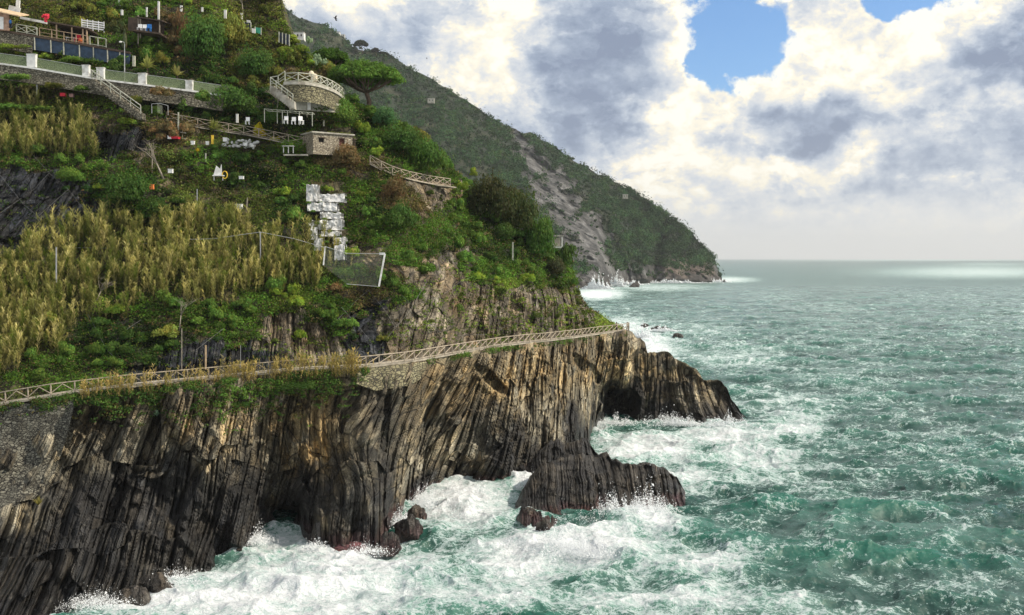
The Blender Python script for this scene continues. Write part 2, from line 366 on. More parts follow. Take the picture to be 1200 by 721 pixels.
# high cloud overhead and behind the camera is brighter on the whole: it is what lights the slope
bgc = g.n('Background', i_Strength=1.0); g.put(bgc.inputs[0], ccol)
bgs = g.n('Background', i_Strength=.145)
g.put(bgs.inputs[0], g.mix(1.0, sky.outputs[0], c4((.55, .77, 1.0)), 'MULTIPLY'))
mx = g.n('MixShader'); g.put(mx.inputs[0], gmask); nt.links.new(bgc.outputs[0], mx.inputs[1]); nt.links.new(bgs.outputs[0], mx.inputs[2])
nt.links.new(mx.outputs[0], wout.inputs[0])
W.cycles.sampling_method = 'MANUAL'; W.cycles.sample_map_resolution = 512

# ---------------------------------------------------------------- cliff
WALK = [(-160, 500, 104), (0, 474, 104), (60, 464, 104.5), (150, 453, 107), (250, 443.5, 112), (300, 438.5, 115), (350, 434, 116), (420, 431, 117.5), (480, 424, 123), (530, 415, 133),
        (580, 406.5, 144), (610, 402.5, 149), (640, 399.5, 157), (668, 396, 166), (700, 391.5, 178), (735, 387, 188)]
TOP = WALK + [(741, 389, 190), (748, 398, 191), (756, 401, 192), (759, 412, 192.5), (765, 415, 193), (776, 410, 195), (786, 412, 197), (797, 424, 198), (812, 434, 198.5), (829, 446, 199), (845, 447, 199), (851, 455, 199), (858, 468, 199), (868, 482, 198.5), (877, 492, 198), (883, 497, 197)]
FOOT = [(-160, 860), (-60, 790), (0, 758), (75, 722), (110, 700), (150, 688), (200, 668), (240, 655), (270, 645), (296, 628), (318, 612), (345, 612), (362, 630), (400, 641), (440, 634), (462, 612), (482, 592),
        (500, 573), (530, 566), (560, 563), (590, 562), (620, 556), (645, 545), (668, 534), (690, 518), (700, 500), (712, 494), (740, 494), (790, 494), (840, 496), (870, 496), (883, 498)]
def cliff_y(px): return interp(px, TOP, 1), interp(px, FOOT, 1)
def blocks(p):
    n_ = fbm(p, 10, 3, 55.0) * .55; bi = np.floor(p[..., 0] / 11 + n_ - .035 * p[..., 2]); return bi, np.floor(p[..., 2] / 8.5 + h1(bi, 3) * 5 + fbm(p, 8, 3, 66.0) * .5)
def strata(p, px):
    """coordinate across the beds (metres), along the beds"""
    lean = np.interp(px, [-100, 60, 200, 330, 400, 470, 560, 640, 700, 790, 880], [.62, .55, .38, .16, .02, .22, .45, .30, .05, .10, .18])
    bi, bk = blocks(p); lean = lean + (h2(bi, bk, 2) - .5) * .26
    wv_ = fbm(p, 16, 2, 4.0) * .9 + fbm(p, 3.0, 2, 9.0) * .12
    fold = .7 * np.sin(p[..., 2] * .55 + p[..., 0] * .25) * np.exp(-((px - 405) / 45.0) ** 2)
    s = (p[..., 0] - lean * p[..., 2]) + .35 * p[..., 1] + wv_ + fold
    a = p[..., 2] + lean * p[..., 0] + fbm(p, 5, 2, 2.0) * .8
    return s, a
def beds(s, a, gr=.7):
    d = 0
    for w, amp, hgt, k in ((8.5, 1.6, 13.0, 6), (4.3, 1.1, 2.7, 8), (3.1, 1.7, 6.0, 1), (1.25, .95, 3.5, 2), (.52, .36, 2.2, 3), (.27, .12, 1.5, 4)):
        q = s / w; i = np.floor(q); f = q - i
        def val(ii):
            ho = h1(ii, k) * 7.0; b = a / hgt + ho; bi = np.floor(b); bf = b - bi
            v0 = h2(ii, bi, k); v1 = h2(ii, bi + 1, k); return v0 + (v1 - v0) * sstep(.86, 1.0, bf)
        v = val(i) + (val(i + 1) - val(i)) * sstep(.80, 1.0, f)
        groove = np.exp(-((np.minimum(f, 1 - f)) / .07) ** 2)
        d = d + amp * (v - .5) - groove * min(amp, .8) * gr * (.4 + h1(i, k + 9))
    return d
CAVES = [(728, 474, 21, 22, 9.0, .1), (716, 455, 12, 10, 5, 0), (334, 604, 17, 11, 7.0, 0), (690, 434, 12, 20, 3.6, -.9), (577, 446, 11, 20, 2.6, -.9), (545, 520, 5, 40, 1.2, .3), (505, 470, 5, 30, 1.2, .5), (452, 500, 6, 40, 1.6, .1),
         (700, 470, 6, 26, 3.0, .2), (620, 470, 6, 26, 1.2, -.2), (840, 470, 4, 30, 1.0, .1), (230, 560, 8, 50, 1.0, .5), (130, 600, 10, 60, 1.3, .5), (658, 455, 5, 22, 1.4, .2), (480, 520, 18, 20, 1.0, 0), (800, 468, 30, 5, .5, 0)]
BUMPS = [(425, 570, 30, 60, 1.6), (570, 480, 40, 40, 2.0), (60, 640, 60, 80, 1.5), (640, 500, 30, 26, 2.2), (735, 430, 12, 40, 1.6), (830, 470, 16, 26, 1.4), (470, 480, 16, 40, 1.2), (260, 560, 20, 60, 1.4), (430, 560, 14, 60, 1.2), (700, 420, 14, 20, 1.4)]
def cliffD(px, py):
    yt, yf = cliff_y(px); Dt = interp(px, TOP, 2); Df = waterD(yf)
    t = np.clip((py - yt) / np.maximum(yf - yt, 3.0), -.2, 1.3)
    tt = np.clip(t, 0, 1.3)
    D = Dt + (Df - Dt) * np.power(tt, 1.4)
    p = P(px, py, D)
    fade = sstep(0, .10, tt) * sstep(883, 868, px)
    big = fbm(p * np.array([1, 1, .6]), 11, 4, 1.0) * 3.0 + fbm(p, 3.0, 4, 5.0) * .55
    s, a = strata(p, px)
    bi, bk = blocks(p); d_blk = (h2(bi, bk, 5) - .5) * 1.9
    d = -(big * .9 + d_blk + beds(s, a) * 1.05) * (.25 + .75 * fade)
    nz = fbm(p, 3.0, 3, 21.0)
    for (cx, cy, rx, ry, dep, sh_) in CAVES:
        u = (px - cx - sh_ * -(py - cy)) / rx; v = (py - cy) / ry; r = np.sqrt(u * u + v * v) + nz * .25
        d = d + dep * sstep(1.05, .70, r)
    for (cx, cy, rx, ry, dep) in BUMPS:
        d = d - dep * np.exp(-((px - cx) / rx) ** 2 - ((py - cy) / ry) ** 2)
    return D + d * sstep(-.02, .03, t), p, s, a, t
def mixc(a, b, w): w = np.asarray(w)[..., None]; return np.asarray(a) * (1 - w) + np.asarray(b) * w
def cliff_color(px, py, p, s):
    n = fbm(p, 6, 4, 3.0); n2 = fbm(p, 2.2, 4, 8.0)
    c = mixc((.062, .059, .050), (.235, .208, .152), sstep(-.5, .6, n + .25 * n2))
    z = p[..., 2]
    oc = 1.1 * np.exp(-((px - 365) / 42) ** 2 - ((py - 500) / 60) ** 2) + .9 * np.exp(-((px - 590) / 60) ** 2 - ((py - 440) / 34) ** 2) + .7 * np.exp(-((px - 690) / 60) ** 2 - ((py - 425) / 25) ** 2) \
        + .55 * np.exp(-((px - 780) / 60) ** 2 - ((py - 440) / 30) ** 2) + .5 * np.exp(-((px - 520) / 40) ** 2 - ((py - 450) / 25) ** 2) + .35 * np.exp(-((px - 250) / 60) ** 2 - ((py - 490) / 30) ** 2)
    c = mixc(c, (.42, .30, .14), np.clip(oc * (.7 + .8 * n2), 0, .85))
    lay = h1(np.floor(s / .9 + .3 * n2), 11) ; lay2 = h1(np.floor(s / .45 + .2 * n2), 12); c = c * ((.55 + .9 * lay) * (.7 + .6 * lay2))[..., None]
    top = sstep(9, 18, z + 3 * n2); c = mixc(c, (.22, .175, .11), top * .40)
    wet = sstep(8.0, 1.5, z + 5 * n + 2 * n2 - 5 * sstep(330, 80, px)) * .86; c = mixc(c, np.array((.026, .025, .026)), wet)
    rd = sstep(1.8, .6, z + .5 * n2) * sstep(300, 400, px) * sstep(700, 600, px); c = mixc(c, (.085, .040, .042), rd * .6)
    return c
NC, NR = 1170, 400
cx_ = np.concatenate([np.linspace(-420, -162, 110), np.linspace(-160, 883, 1060)]); tr = np.concatenate([np.linspace(0, 1.0, NR - 14), np.linspace(1.01, 1.12, 14)])
PX = np.broadcast_to(cx_[None, :], (NR, NC)); yt, yf = cliff_y(cx_)
# ragged natural crest on the promontory
crag = (fbm(np.stack([cx_ * .12, cx_ * 0, cx_ * 0], -1), 1.0, 3) * 3.2) * sstep(738, 750, cx_) * sstep(880, 872, cx_)
PY = (yt + crag)[None, :] + (np.maximum(yf - yt - crag, 3))[None, :] * tr[:, None]
DD, p0, s_, a_, t_ = cliffD(PX, PY)
W3 = P(PX, PY, DD)
cc = cliff_color(PX, PY, W3, s_)
# top cap and back slope
rows, crow, srow = [], [], []
capD = np.interp(cx_, [-160, 735, 742, 883], [3.3, 3.0, 1.2, .4]); edge = W3[0]
inland = sstep(745, 735, cx_)
for k, (dd, dz) in enumerate(((.3, .0), (.6, 0), (1.0, 0), (2.4, 1), (4.5, 2), (9, 3))):
    q = edge.copy(); q[:, 1] += capD * min(dd, 1) + np.where(inland > .5, (dd - 1) * 3 if dd > 1 else 0, max(dd - 1, 0) * 2.2)
    if dz: q[:, 2] = np.where(inland > .5, q[:, 2] - .8 * dz, q[:, 2] * (1 - dz / 3.0) - dz * 1.0) + fbm(q, 3, 3) * .5 * (dz > 0)
    rows.append(q); crow.append(cliff_color(cx_, yt, q, s_[0])); srow.append(np.stack([s_[0] + dd, a_[0], q[:, 2]], -1))
allv = np.concatenate([np.stack(rows[::-1]), W3]); allc = np.concatenate([np.stack(crow[::-1]), cc]); alls = np.concatenate([np.stack(srow[::-1]), np.stack([s_, a_, W3[..., 2]], -1)])
me = np_mesh("cliff", allv.reshape(-1, 3), grid_faces(len(allv), NC)[:, ::-1], M['rock'], allc.reshape(-1, 3), {'sc': alls.reshape(-1, 3)})
o = link("cliff", me); tag(o, "dark steeply layered sea cliff with ochre stains below the walkway", kind='structure')

# ---------------------------------------------------------------- hillside
HILL = [  # px, y base, D base, y skyline, D skyline
    (-160, 498, 107.5, -60, 160), (0, 472, 107.5, -60, 165), (150, 451, 110.5, -60, 168), (250, 441.5, 115.5, -60, 170), (305, 436.5, 118.5, -60, 172), (328, 434, 119, -6, 172), (334, 433.5, 119, 26, 171), (345, 432.5, 119.5, 50, 170),
    (365, 431.5, 120, 66, 166), (385, 430.5, 120.3, 84, 160), (405, 430, 120.6, 112, 156), (445, 427, 122.5, 132, 160), (480, 422, 126.5, 148, 163), (510, 417, 132, 172, 167), (530, 413, 136.5, 196, 170),
    (548, 410, 141, 214, 174), (580, 404.5, 147.5, 228, 180), (610, 400.5, 152.5, 248, 185), (640, 397.5, 160.5, 282, 188), (668, 394, 169.5, 306, 192), (676, 393, 172, 338, 190), (690, 391, 177.5, 360, 189), (710, 388.5, 185, 374, 190), (730, 385.5, 190.5, 384, 192)]
def hillD(px, py, disp=True):
    yb = interp(px, HILL, 1); Db = interp(px, HILL, 2); ys = interp(px, HILL, 3); Ds = interp(px, HILL, 4)
    s = np.clip((yb - py) / np.maximum(yb - ys, 2), 0, 1.05); hgt = np.maximum(yb - py, 0)
    kk = np.interp(px, [-160, 0, 300, 385, 445, 480, 510, 530, 548, 580, 610, 640, 668, 676, 690, 710, 730], [.098, .104, .106, .108, .122, .13, .14, .152, .166, .184, .211, .234, .245, .32, .36, .3, .3])
    # steep rock wall just above the path on the right, gentler slope higher up
    rt = sstep(380, 470, px); q = np.power(s, 1.15) * (1 - rt) + np.where(s < .38, s * .35, .133 + (s - .38) * 1.398) * rt
    base = kk * hgt * np.power(np.clip(hgt / 330.0, .02, 2), .12)
    D = Db + base * (1 - rt) + (kk * np.maximum(yb - ys, 2)) * q * rt
    if not disp: return D
    p = P(px, py, D); fade = sstep(0, .05, s) * sstep(0, 4, py - ys + 4)
    n = fbm(p, 12, 4, 13.0) * 1.5 + fbm(p, 3.2, 4, 17.0) * .75
    st, _ = strata(p, px); rk = rockmask(px, py)
    n = n + rk * (beds(st, p[..., 2]) * .8)
    z = p[..., 2] / 4.2 + 2.2 * fbm(p, 26, 3, 5.0); f = z - np.floor(z); ter = (np.where(f < .75, f / .75, 1 - (f - .75) / .25) - .5) * 1.6   # cultivation terraces
    n = n + ter * (1 - rk) * sstep(330, 260, py) * np.clip(.5 + 2.0 * fbm(p, 15, 2, 90.0), 0, 1)
    D = D + 7 * np.exp(-((px - 396) / 16) ** 2 - ((py - 100) / 11) ** 2) - 9 * np.exp(-((px - 360) / 40) ** 2 - ((py - 124) / 17) ** 2)
    return D - n * fade
ZB = [  # px, py, rx, ry, kind
    (40, 235, 60, 36, 'slate'), (10, 275, 30, 22, 'slate'), (95, 250, 22, 14, 'slate'), (150, 225, 45, 26, 'dark'), (120, 200, 40, 14, 'green'), (60, 190, 50, 10, 'green'),
    (95, 318, 110, 42, 'reed'), (250, 312, 90, 32, 'reed'), (348, 300, 36, 22, 'reed'), (20, 370, 50, 50, 'reed'), (30, 140, 60, 28, 'reed'), (75, 165, 30, 18, 'reed'), (0, 420, 30, 20, 'reed'),
    (130, 350, 26, 12, 'lime'), (150, 400, 60, 26, 'dark'), (60, 430, 60, 16, 'green'), (220, 370, 50, 18, 'green'), (270, 385, 40, 20, 'green'), (250, 420, 60, 18, 'slate'), (300, 350, 20, 20, 'green'), (330, 385, 40, 20, 'rock'), (360, 400, 40, 22, 'rock'),
    (330, 350, 25, 12, 'lime'), (390, 370, 30, 18, 'green'), (110, 425, 40, 16, 'green'), (200, 430, 50, 12, 'slate'), (435, 380, 24, 30, 'slate'), (420, 345, 30, 14, 'brown'), (400, 330, 20, 10, 'green'),
    (470, 340, 30, 12, 'green'), (480, 380, 50, 26, 'rock'), (540, 360, 50, 28, 'rock'), (600, 360, 60, 28, 'rock'), (660, 360, 40, 30, 'rock'), (700, 378, 25, 14, 'rock'), (510, 330, 30, 12, 'rock'), (560, 320, 20, 14, 'green'), (620, 320, 40, 12, 'green'), (600, 335, 30, 8, 'lime'), (655, 325, 20, 12, 'green'), (525, 305, 30, 12, 'rock'),
    (500, 290, 40, 14, 'green'), (440, 270, 40, 20, 'green'), (450, 250, 20, 14, 'dark'), (470, 235, 24, 22, 'brown'), (490, 220, 30, 14, 'rock'), (600, 290, 34, 22, 'dark'), (585, 250, 40, 22, 'dark'), (640, 290, 24, 20, 'dark'), (540, 250, 24, 18, 'green'), (560, 280, 24, 12, 'green'), (520, 230, 20, 12, 'rock'),
    (430, 295, 30, 12, 'rock'), (400, 240, 14, 30, 'green'), (350, 220, 24, 30, 'green'), (330, 250, 30, 16, 'dark'), (290, 240, 40, 20, 'earth'), (230, 225, 40, 14, 'earth'), (300, 210, 40, 12, 'dark'), (250, 190, 40, 10, 'green'), (190, 195, 40, 16, 'earth'), (145, 165, 40, 12, 'slate'), (200, 160, 30, 10, 'brown'), (130, 140, 24, 12, 'earth'), (150, 120, 30, 10, 'green'),
    (90, 122, 60, 8, 'lime'), (70, 108, 60, 8, 'earth'), (20, 95, 30, 8, 'green'), (160, 110, 30, 8, 'brown'), (210, 115, 30, 8, 'green'), (270, 120, 40, 14, 'dark'), (330, 130, 30, 14, 'dark'), (420, 200, 30, 14, 'brown'), (400, 190, 30, 16, 'brown'), (370, 205, 20, 16, 'green'), (320, 185, 40, 12, 'green'), (270, 165, 40, 8, 'earth'),
    (440, 160, 40, 22, 'green'), (490, 180, 34, 20, 'dark'), (515, 200, 20, 10, 'green'), (440, 215, 24, 14, 'green'), (380, 130, 30, 8, 'green'), (470, 200, 30, 8, 'green'),
    (50, 62, 60, 10, 'lime'), (30, 10, 60, 14, 'olive'), (90, 12, 40, 14, 'olive'), (150, 8, 40, 12, 'green'), (110, 65, 50, 10, 'green'), (180, 60, 26, 12, 'green'), (220, 50, 30, 26, 'brown'), (250, 70, 34, 26, 'dark'), (240, 20, 30, 10, 'lime'), (280, 60, 26, 30, 'olive'), (200, 90, 40, 14, 'dark'), (310, 80, 24, 20, 'olive'), (300, 15, 34, 14, 'olive'), (320, 35, 24, 10, 'lime'), (345, 70, 20, 14, 'lime'), (360, 90, 30, 12, 'brown')]
ZC = {'slate': (.05, (.030, .033, .040), (0.037, 0.069, 0.019)), 'dark': (1.0, (.02, .022, .012), (0.043, 0.094, 0.018)), 'green': (.95, (.045, .04, .02), (0.094, 0.194, 0.027)), 'reed': (.35, (.05, .045, .02), (0.100, 0.150, 0.031)),
      'lime': (1.0, (.06, .06, .02), (.17, .26, .04)), 'brown': (.75, (.07, .055, .035), (0.163, 0.138, 0.056)), 'rock': (.05, (.175, .148, .110), (0.163, 0.237, 0.037)), 'earth': (.75, (.10, .08, .055), (0.125, 0.175, 0.037)), 'olive': (.95, (.07, .06, .03), (0.150, 0.175, 0.037))}
ZN = list(ZC)
ZA = np.array([(a, b, c, d, ZN.index(e)) for a, b, c, d, e in ZB], float)
def zone(px, py):
    px = np.asarray(px, float); py = np.asarray(py, float)
    q = np.stack([px / 16, py / 16, px * 0], -1); wx = px + fbm(q, 1.0, 3, 3.3) * 12; wy = py + fbm(q, 1.0, 3, 8.8) * 8
    best = np.full(px.shape, 1e9); idx = np.zeros(px.shape, int)
    for a in ZA:
        r = ((wx - a[0]) / a[2]) ** 2 + ((wy - a[1]) / a[3]) ** 2; r = np.sqrt(r); k = r < best; best[k] = r[k]; idx[k] = int(a[4])
    return idx
def rockmask(px, py):
    z = zone(px, py); return np.isin(z, [ZN.index('rock'), ZN.index('slate')]).astype(float)
NC, NR = 1000, 460
hx = np.concatenate([np.linspace(-420, -162, 100), np.linspace(-160, 730, 900)]); ts = np.linspace(0, 1, NR)
yb = interp(hx, HILL, 1) + 1.2; ys = interp(hx, HILL, 3) + fbm(np.stack([hx * .1, hx * 0, hx * 0], -1), 1.0, 3) * 2.0 * sstep(735, 700, hx)
PX = np.broadcast_to(hx, (NR, NC)); PY = yb + (ys - yb) * ts[:, None]
DD = hillD(PX, PY); W3 = P(PX, PY, DD)
zi = zone(PX, PY); gc = np.array([ZC[k][1] for k in ZN])[zi]; n = fbm(W3, 2.5, 4, 31.0)
gc = gc * (1 + .45 * n)[..., None]
st, aa = strata(W3, PX)
rk = (zi == ZN.index('rock'))[..., None]; lay = h1(np.floor(st / .8), 5)[..., None]
gc = np.where(rk, mixc(gc * (.6 + .8 * lay), (.24, .155, .07), np.clip(.4 * fbm(W3, 5, 3, 44.0) + .1, 0, .6)), gc)
back = []
for dy, dz in ((3, -1.0), (12, -5), (40, -25), (90, -60)):
    q = W3[-1].copy(); q[:, 1] += dy; q[:, 2] = np.maximum(q[:, 2] + dz, -3); q[:, 0] += 0; back.append(q)
allv = np.concatenate([W3, np.stack(back)]); allc = np.concatenate([gc, np.stack([gc[-1]] * 4)])
alls = np.concatenate([np.stack([st, aa, W3[..., 2]], -1), np.stack([np.stack([st[-1], aa[-1], W3[-1, :, 2]], -1)] * 4)])
me = np_mesh("hillside", allv.reshape(-1, 3), grid_faces(len(allv), NC), M['rock'], allc.reshape(-1, 3), {'sc': alls.reshape(-1, 3)})
o = link("hillside", me); tag(o, "steep terraced hillside of earth and brown rock above the walkway", kind='structure')
def HP(px, py, off=0.0):
    D = hillD(np.asarray(px, float), np.asarray(py, float)) - off; return P(px, py, D)
def HV(px, py, off=0.0): return Vector(HP(np.array(float(px)), np.array(float(py)), off).tolist())

# ---------------------------------------------------------------- far headland
FAR = [  # px, y foot, y skyline, D skyline
    (180, 352, -70, 1250), (300, 350, -20, 1300), (330, 349, 6, 1320), (352, 348, 22, 1330), (380, 347, 30, 1340), (400, 346, 42, 1340), (415, 346, 55, 1340), (440, 345, 61, 1340), (455, 344, 64, 1340), (480, 343, 79, 1340), (510, 342, 94, 1340),
    (550, 341, 122, 1340), (600, 340, 152, 1340), (622, 339, 155, 1340), (640, 339, 168, 1345), (670, 338.5, 186, 1350), (700, 338, 202, 1355), (740, 333, 222, 1360), (775, 331.5, 246, 1365), (800, 331.5, 264, 1370), (820, 331.5, 285, 1372), (836, 331, 303, 1370), (842, 331, 318, 1368), (846, 330, 327, 1360)]
def farD(px, py):
    yf = interp(px, FAR, 1); ysk = interp(px, FAR, 2); Ds = interp(px, FAR, 3); Df = waterD(yf)
    s = np.clip((yf - py) / np.maximum(yf - ysk, 2), 0, 1); D = Df + (Ds - Df) * np.power(s, 1.25) * (1 - .5 * sstep(1, .9, s) * 0)
    p = P(px, py, D); fade = sstep(0, .06, s) * sstep(0, 3, py - ysk + 2)
    g_ = np.sin(p[..., 0] * .03 + p[..., 2] * .012 + 2 * fbm(p, 120, 2, 3.0)) * 9
    n = fbm(p * np.array([1, 1, .5]), 90, 5, 71.0) * 26 + g_ + farrock(px, py) * fbm(p * np.array([1, 1, .45]), 22, 4, 7.0) * 9
    gul = 22 * np.exp(-((px - 770 + (py - 300) * .15) / 6.0) ** 2) * sstep(250, 290, py)
    return D - (n - gul) * fade
def farrock(px, py):
    q = np.stack([px / 9, py / 9, px * 0], -1); nn = fbm(q, 1.0, 4, 6.0)
    cxl = np.interp(py, [160, 200, 250, 300, 335], [607, 640, 672, 700, 712]); wdt = np.interp(py, [155, 165, 200, 240, 280, 335], [4, 10, 26, 38, 38, 24])
    r = 1 - np.abs(px - cxl) / wdt
    a = sstep(-.05, .35, r - .1 + nn * .75)
    yf = interp(px, FAR, 1); foot = sstep(26, 12, yf - py + nn * 12) + .9 * np.exp(-((px - 800) / 22) ** 2 - ((py - 305) / 12) ** 2) * (nn > -.1)
    tip = sstep(818, 842, px + nn * 8) * sstep(295, 312, py)
    return np.clip(np.maximum(np.maximum(a, foot), tip), 0, 1)
NC, NR = 520, 300
fx_ = np.linspace(180, 846, NC); ts = np.linspace(0, 1, NR)
yf = interp(fx_, FAR, 1) + .8; ysk = interp(fx_, FAR, 2) + fbm(np.stack([fx_ * .08, fx_ * 0, fx_ * 0 + 4], -1), 1.0, 4) * 2.2
PX = np.broadcast_to(fx_, (NR, NC)); PY = yf + (ysk - yf) * ts[:, None]
W3 = P(PX, PY, farD(PX, PY)); W3[0, :, 2] = -4
fr = farrock(PX, PY); n = fbm(W3, 40, 5, 3.0); n2 = fbm(W3, 12, 3, 9.0)
fc = mixc(mixc((.015, .026, .012), (.034, .040, .018), sstep(-.2, .6, n)), mixc((.040, .040, .040), (.120, .118, .117), sstep(-.4, .5, n2 + n * .5)), fr)
fc = mixc(fc, (.13, .09, .065), fr * sstep(760, 790, PX) * .6 * sstep(-.3, .3, n))
zf = W3[..., 2]; fc = mixc(fc, (.05, .045, .042), sstep(14, 4, zf + n2 * 8))
back = []
for dy, dz in ((40, -10), (150, -80), (400, -400)):
    q = W3[-1].copy(); q[:, 1] += dy; q[:, 2] = np.maximum(q[:, 2] + dz, -5); back.append(q)
me = np_mesh("headland", np.concatenate([W3, np.stack(back)]).reshape(-1, 3), grid_faces(NR + 3, NC), M['far'], np.concatenate([fc, np.stack([fc[-1]] * 3)]).reshape(-1, 3))
o = link("headland", me); tag(o, "far green headland with a bare grey rockslide falling to the sea", kind='structure')
HAZE = .00006
# ---------------------------------------------------------------- sea
def spectrum_tile(L, N, wl_peak, hs, wind, spread, seed, wmin):
    r = np.random.default_rng(seed); k1 = np.fft.fftfreq(N, L / N) * 2 * np.pi; kx, ky = np.meshgrid(k1, k1, indexing='ij'); k = np.hypot(kx, ky); k[0, 0] = 1e9
    kp = 2 * np.pi / wl_peak; ang_ = np.arctan2(ky, kx) - wind
    Sp = np.exp(-1.0 * (kp / k) ** 2) / k ** 3.65 * np.abs(np.cos(ang_ / 2)) ** spread * np.exp(-(k * wmin / 6.283) ** 2); Sp[0, 0] = 0
    a = (r.standard_normal((N, N)) + 1j * r.standard_normal((N, N))) * np.sqrt(Sp)
    h = np.fft.ifft2(a).real; sc = hs / 4 / h.std()
    dx = np.fft.ifft2(1j * kx / k * a).real; dy = np.fft.ifft2(1j * ky / k * a).real
    jx = np.fft.ifft2(-kx * kx / k * a).real; jy = np.fft.ifft2(-ky * ky / k * a).real
    return [q.astype(np.float32) * sc for q in (h, dx, dy, jx + jy)]
def sample(T, L, x, y):
    N = T[0].shape[0]; u = x / L * N; v = y / L * N; ui = np.floor(u).astype(int); vi = np.floor(v).astype(int); fu = (u - ui).astype(np.float32); fv = (v - vi).astype(np.float32)
    u0 = ui % N; u1 = (ui + 1) % N; v0 = vi % N; v1 = (vi + 1) % N
    return [(q[u0, v0] * (1 - fu) + q[u1, v0] * fu) * (1 - fv) + (q[u0, v1] * (1 - fu) + q[u1, v1] * fu) * fv for q in T]
WIND = R(-98)
bands = [(311.0, spectrum_tile(311.0, 512, 34, 1.85, WIND, 10, 3, 5.0), 6.5), (97.0, spectrum_tile(97.0, 512, 9, .95, WIND + .25, 5, 4, 1.2), 2.2), (31.0, spectrum_tile(31.0, 512, 3.0, .21, WIND - .3, 3, 5, .35), .6)]
ypx = np.concatenate([[303.95, 304.05, 304.2, 304.35, 304.5], np.arange(304.7, 315, .14), np.arange(315, 330, .3), np.arange(330, 420, .45), np.arange(420, 735, .62), np.arange(736, 900, 4), np.arange(900, 1500, 40)])[::-1]
apx = np.concatenate([np.linspace(-4000, -700, 20), np.linspace(-600, -60, 30), np.arange(-50, 560, 1.4), np.arange(560, 1240, .85), np.linspace(1245, 1700, 50), np.linspace(1800, 5000, 20)])
NR, NC = len(ypx), len(apx)
Dw = waterD(ypx); X0 = np.clip((apx[None, :] - CX) / F * (Dw[:, None]), -21500, 21500); Y0 = np.broadcast_to(Dw[:, None], X0.shape).copy()
PXs = np.broadcast_to(apx, X0.shape); PYs = np.broadcast_to(ypx[:, None], X0.shape)
sp_y = np.gradient(Dw)[:, None]; sp_y = np.abs(sp_y)
Z0 = np.zeros_like(X0, dtype=np.float32); DX = np.zeros_like(Z0); DY = np.zeros_like(Z0); J = np.zeros_like(Z0)
# foam blobs, the far right ones by the horizon painting sun glint as white: photo px, py, rx, ry, amount
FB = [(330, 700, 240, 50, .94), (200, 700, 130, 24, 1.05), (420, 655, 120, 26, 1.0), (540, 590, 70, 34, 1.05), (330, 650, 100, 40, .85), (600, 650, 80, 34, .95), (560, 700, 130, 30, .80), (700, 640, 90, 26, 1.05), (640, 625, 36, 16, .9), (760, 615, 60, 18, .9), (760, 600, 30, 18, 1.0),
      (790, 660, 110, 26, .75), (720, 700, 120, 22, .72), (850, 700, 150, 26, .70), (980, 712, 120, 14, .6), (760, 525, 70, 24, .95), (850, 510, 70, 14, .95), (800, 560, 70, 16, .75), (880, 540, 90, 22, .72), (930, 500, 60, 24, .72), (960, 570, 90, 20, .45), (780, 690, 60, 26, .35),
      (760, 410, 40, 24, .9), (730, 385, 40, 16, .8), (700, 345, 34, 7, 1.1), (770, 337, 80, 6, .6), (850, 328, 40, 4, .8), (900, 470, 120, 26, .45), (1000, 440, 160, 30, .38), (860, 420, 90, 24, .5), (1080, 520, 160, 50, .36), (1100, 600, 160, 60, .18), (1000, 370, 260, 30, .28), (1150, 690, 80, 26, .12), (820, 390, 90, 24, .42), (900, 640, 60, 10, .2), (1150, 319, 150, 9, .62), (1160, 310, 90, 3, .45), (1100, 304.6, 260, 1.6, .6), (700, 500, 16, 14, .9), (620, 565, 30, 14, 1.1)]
def foam_glint_field(px, py):
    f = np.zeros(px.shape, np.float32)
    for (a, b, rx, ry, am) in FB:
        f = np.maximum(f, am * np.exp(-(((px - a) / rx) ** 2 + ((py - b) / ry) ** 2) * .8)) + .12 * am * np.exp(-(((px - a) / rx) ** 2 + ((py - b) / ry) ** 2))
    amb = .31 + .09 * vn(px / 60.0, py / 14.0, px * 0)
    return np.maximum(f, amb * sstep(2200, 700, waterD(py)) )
W0 = np.stack([X0, Y0, X0 * 0], -1)
ff = foam_glint_field(PXs, PYs)
calm = 1 - .35 * sstep(.5, 1.0, ff)
for L, T, fade_sp in bands:
    h, dx, dy, j = sample(T, L, X0 + .0 * Y0, Y0)
    w = np.clip(1.6 - sp_y / (fade_sp * 1.6), 0, 1) * np.ones_like(X0)
    Z0 += h * w; DX += dx * w * .85; DY += dy * w * .85; J += j * w
# confused chop close to the rocks and a breaker beside the outcrop
chop = fbm(W0, 5.5, 4, 50.0) * .45 * sstep(.4, 1.0, ff) * sstep(320, 360, PYs); Z0 += chop
for (a, b, rx, ry, hh) in [(700, 640, 60, 12, 1.5), (640, 645, 34, 12, .7), (735, 612, 30, 12, 1.0), (560, 588, 60, 12, .6), (470, 655, 70, 12, .6), (850, 628, 90, 9, .9), (790, 612, 70, 9, .5), (300, 680, 70, 10, 1.0), (1000, 655, 120, 8, .5), (820, 545, 80, 6, .8), (1000, 590, 120, 7, .8), (1080, 690, 120, 9, .5)]:
    q = PYs - b - 7 * np.sin((PXs - a) / 38.0) - 5 * fbm(W0, 9, 2, a); Z0 += hh * np.exp(-((PXs - a) / rx) ** 2) * (np.exp(-(q / ry) ** 2) - .35 * np.exp(-((q - ry * 1.6) / ry) ** 2))
Z0 -= sstep(8, 0, np.abs(PYs - 304)) * 0
VX = np.stack([X0 + DX, Y0 + DY, Z0], -1)
crest = sstep(.45, 1.1, -J + .25 * fbm(W0, 4, 3, 2.0)) 
foam = np.clip(ff + .5 * crest * sstep(2500, 500, Y0) * (.35 + ff) , 0, 1.4)  # carries real foam plus the sun glint painted on the far right water
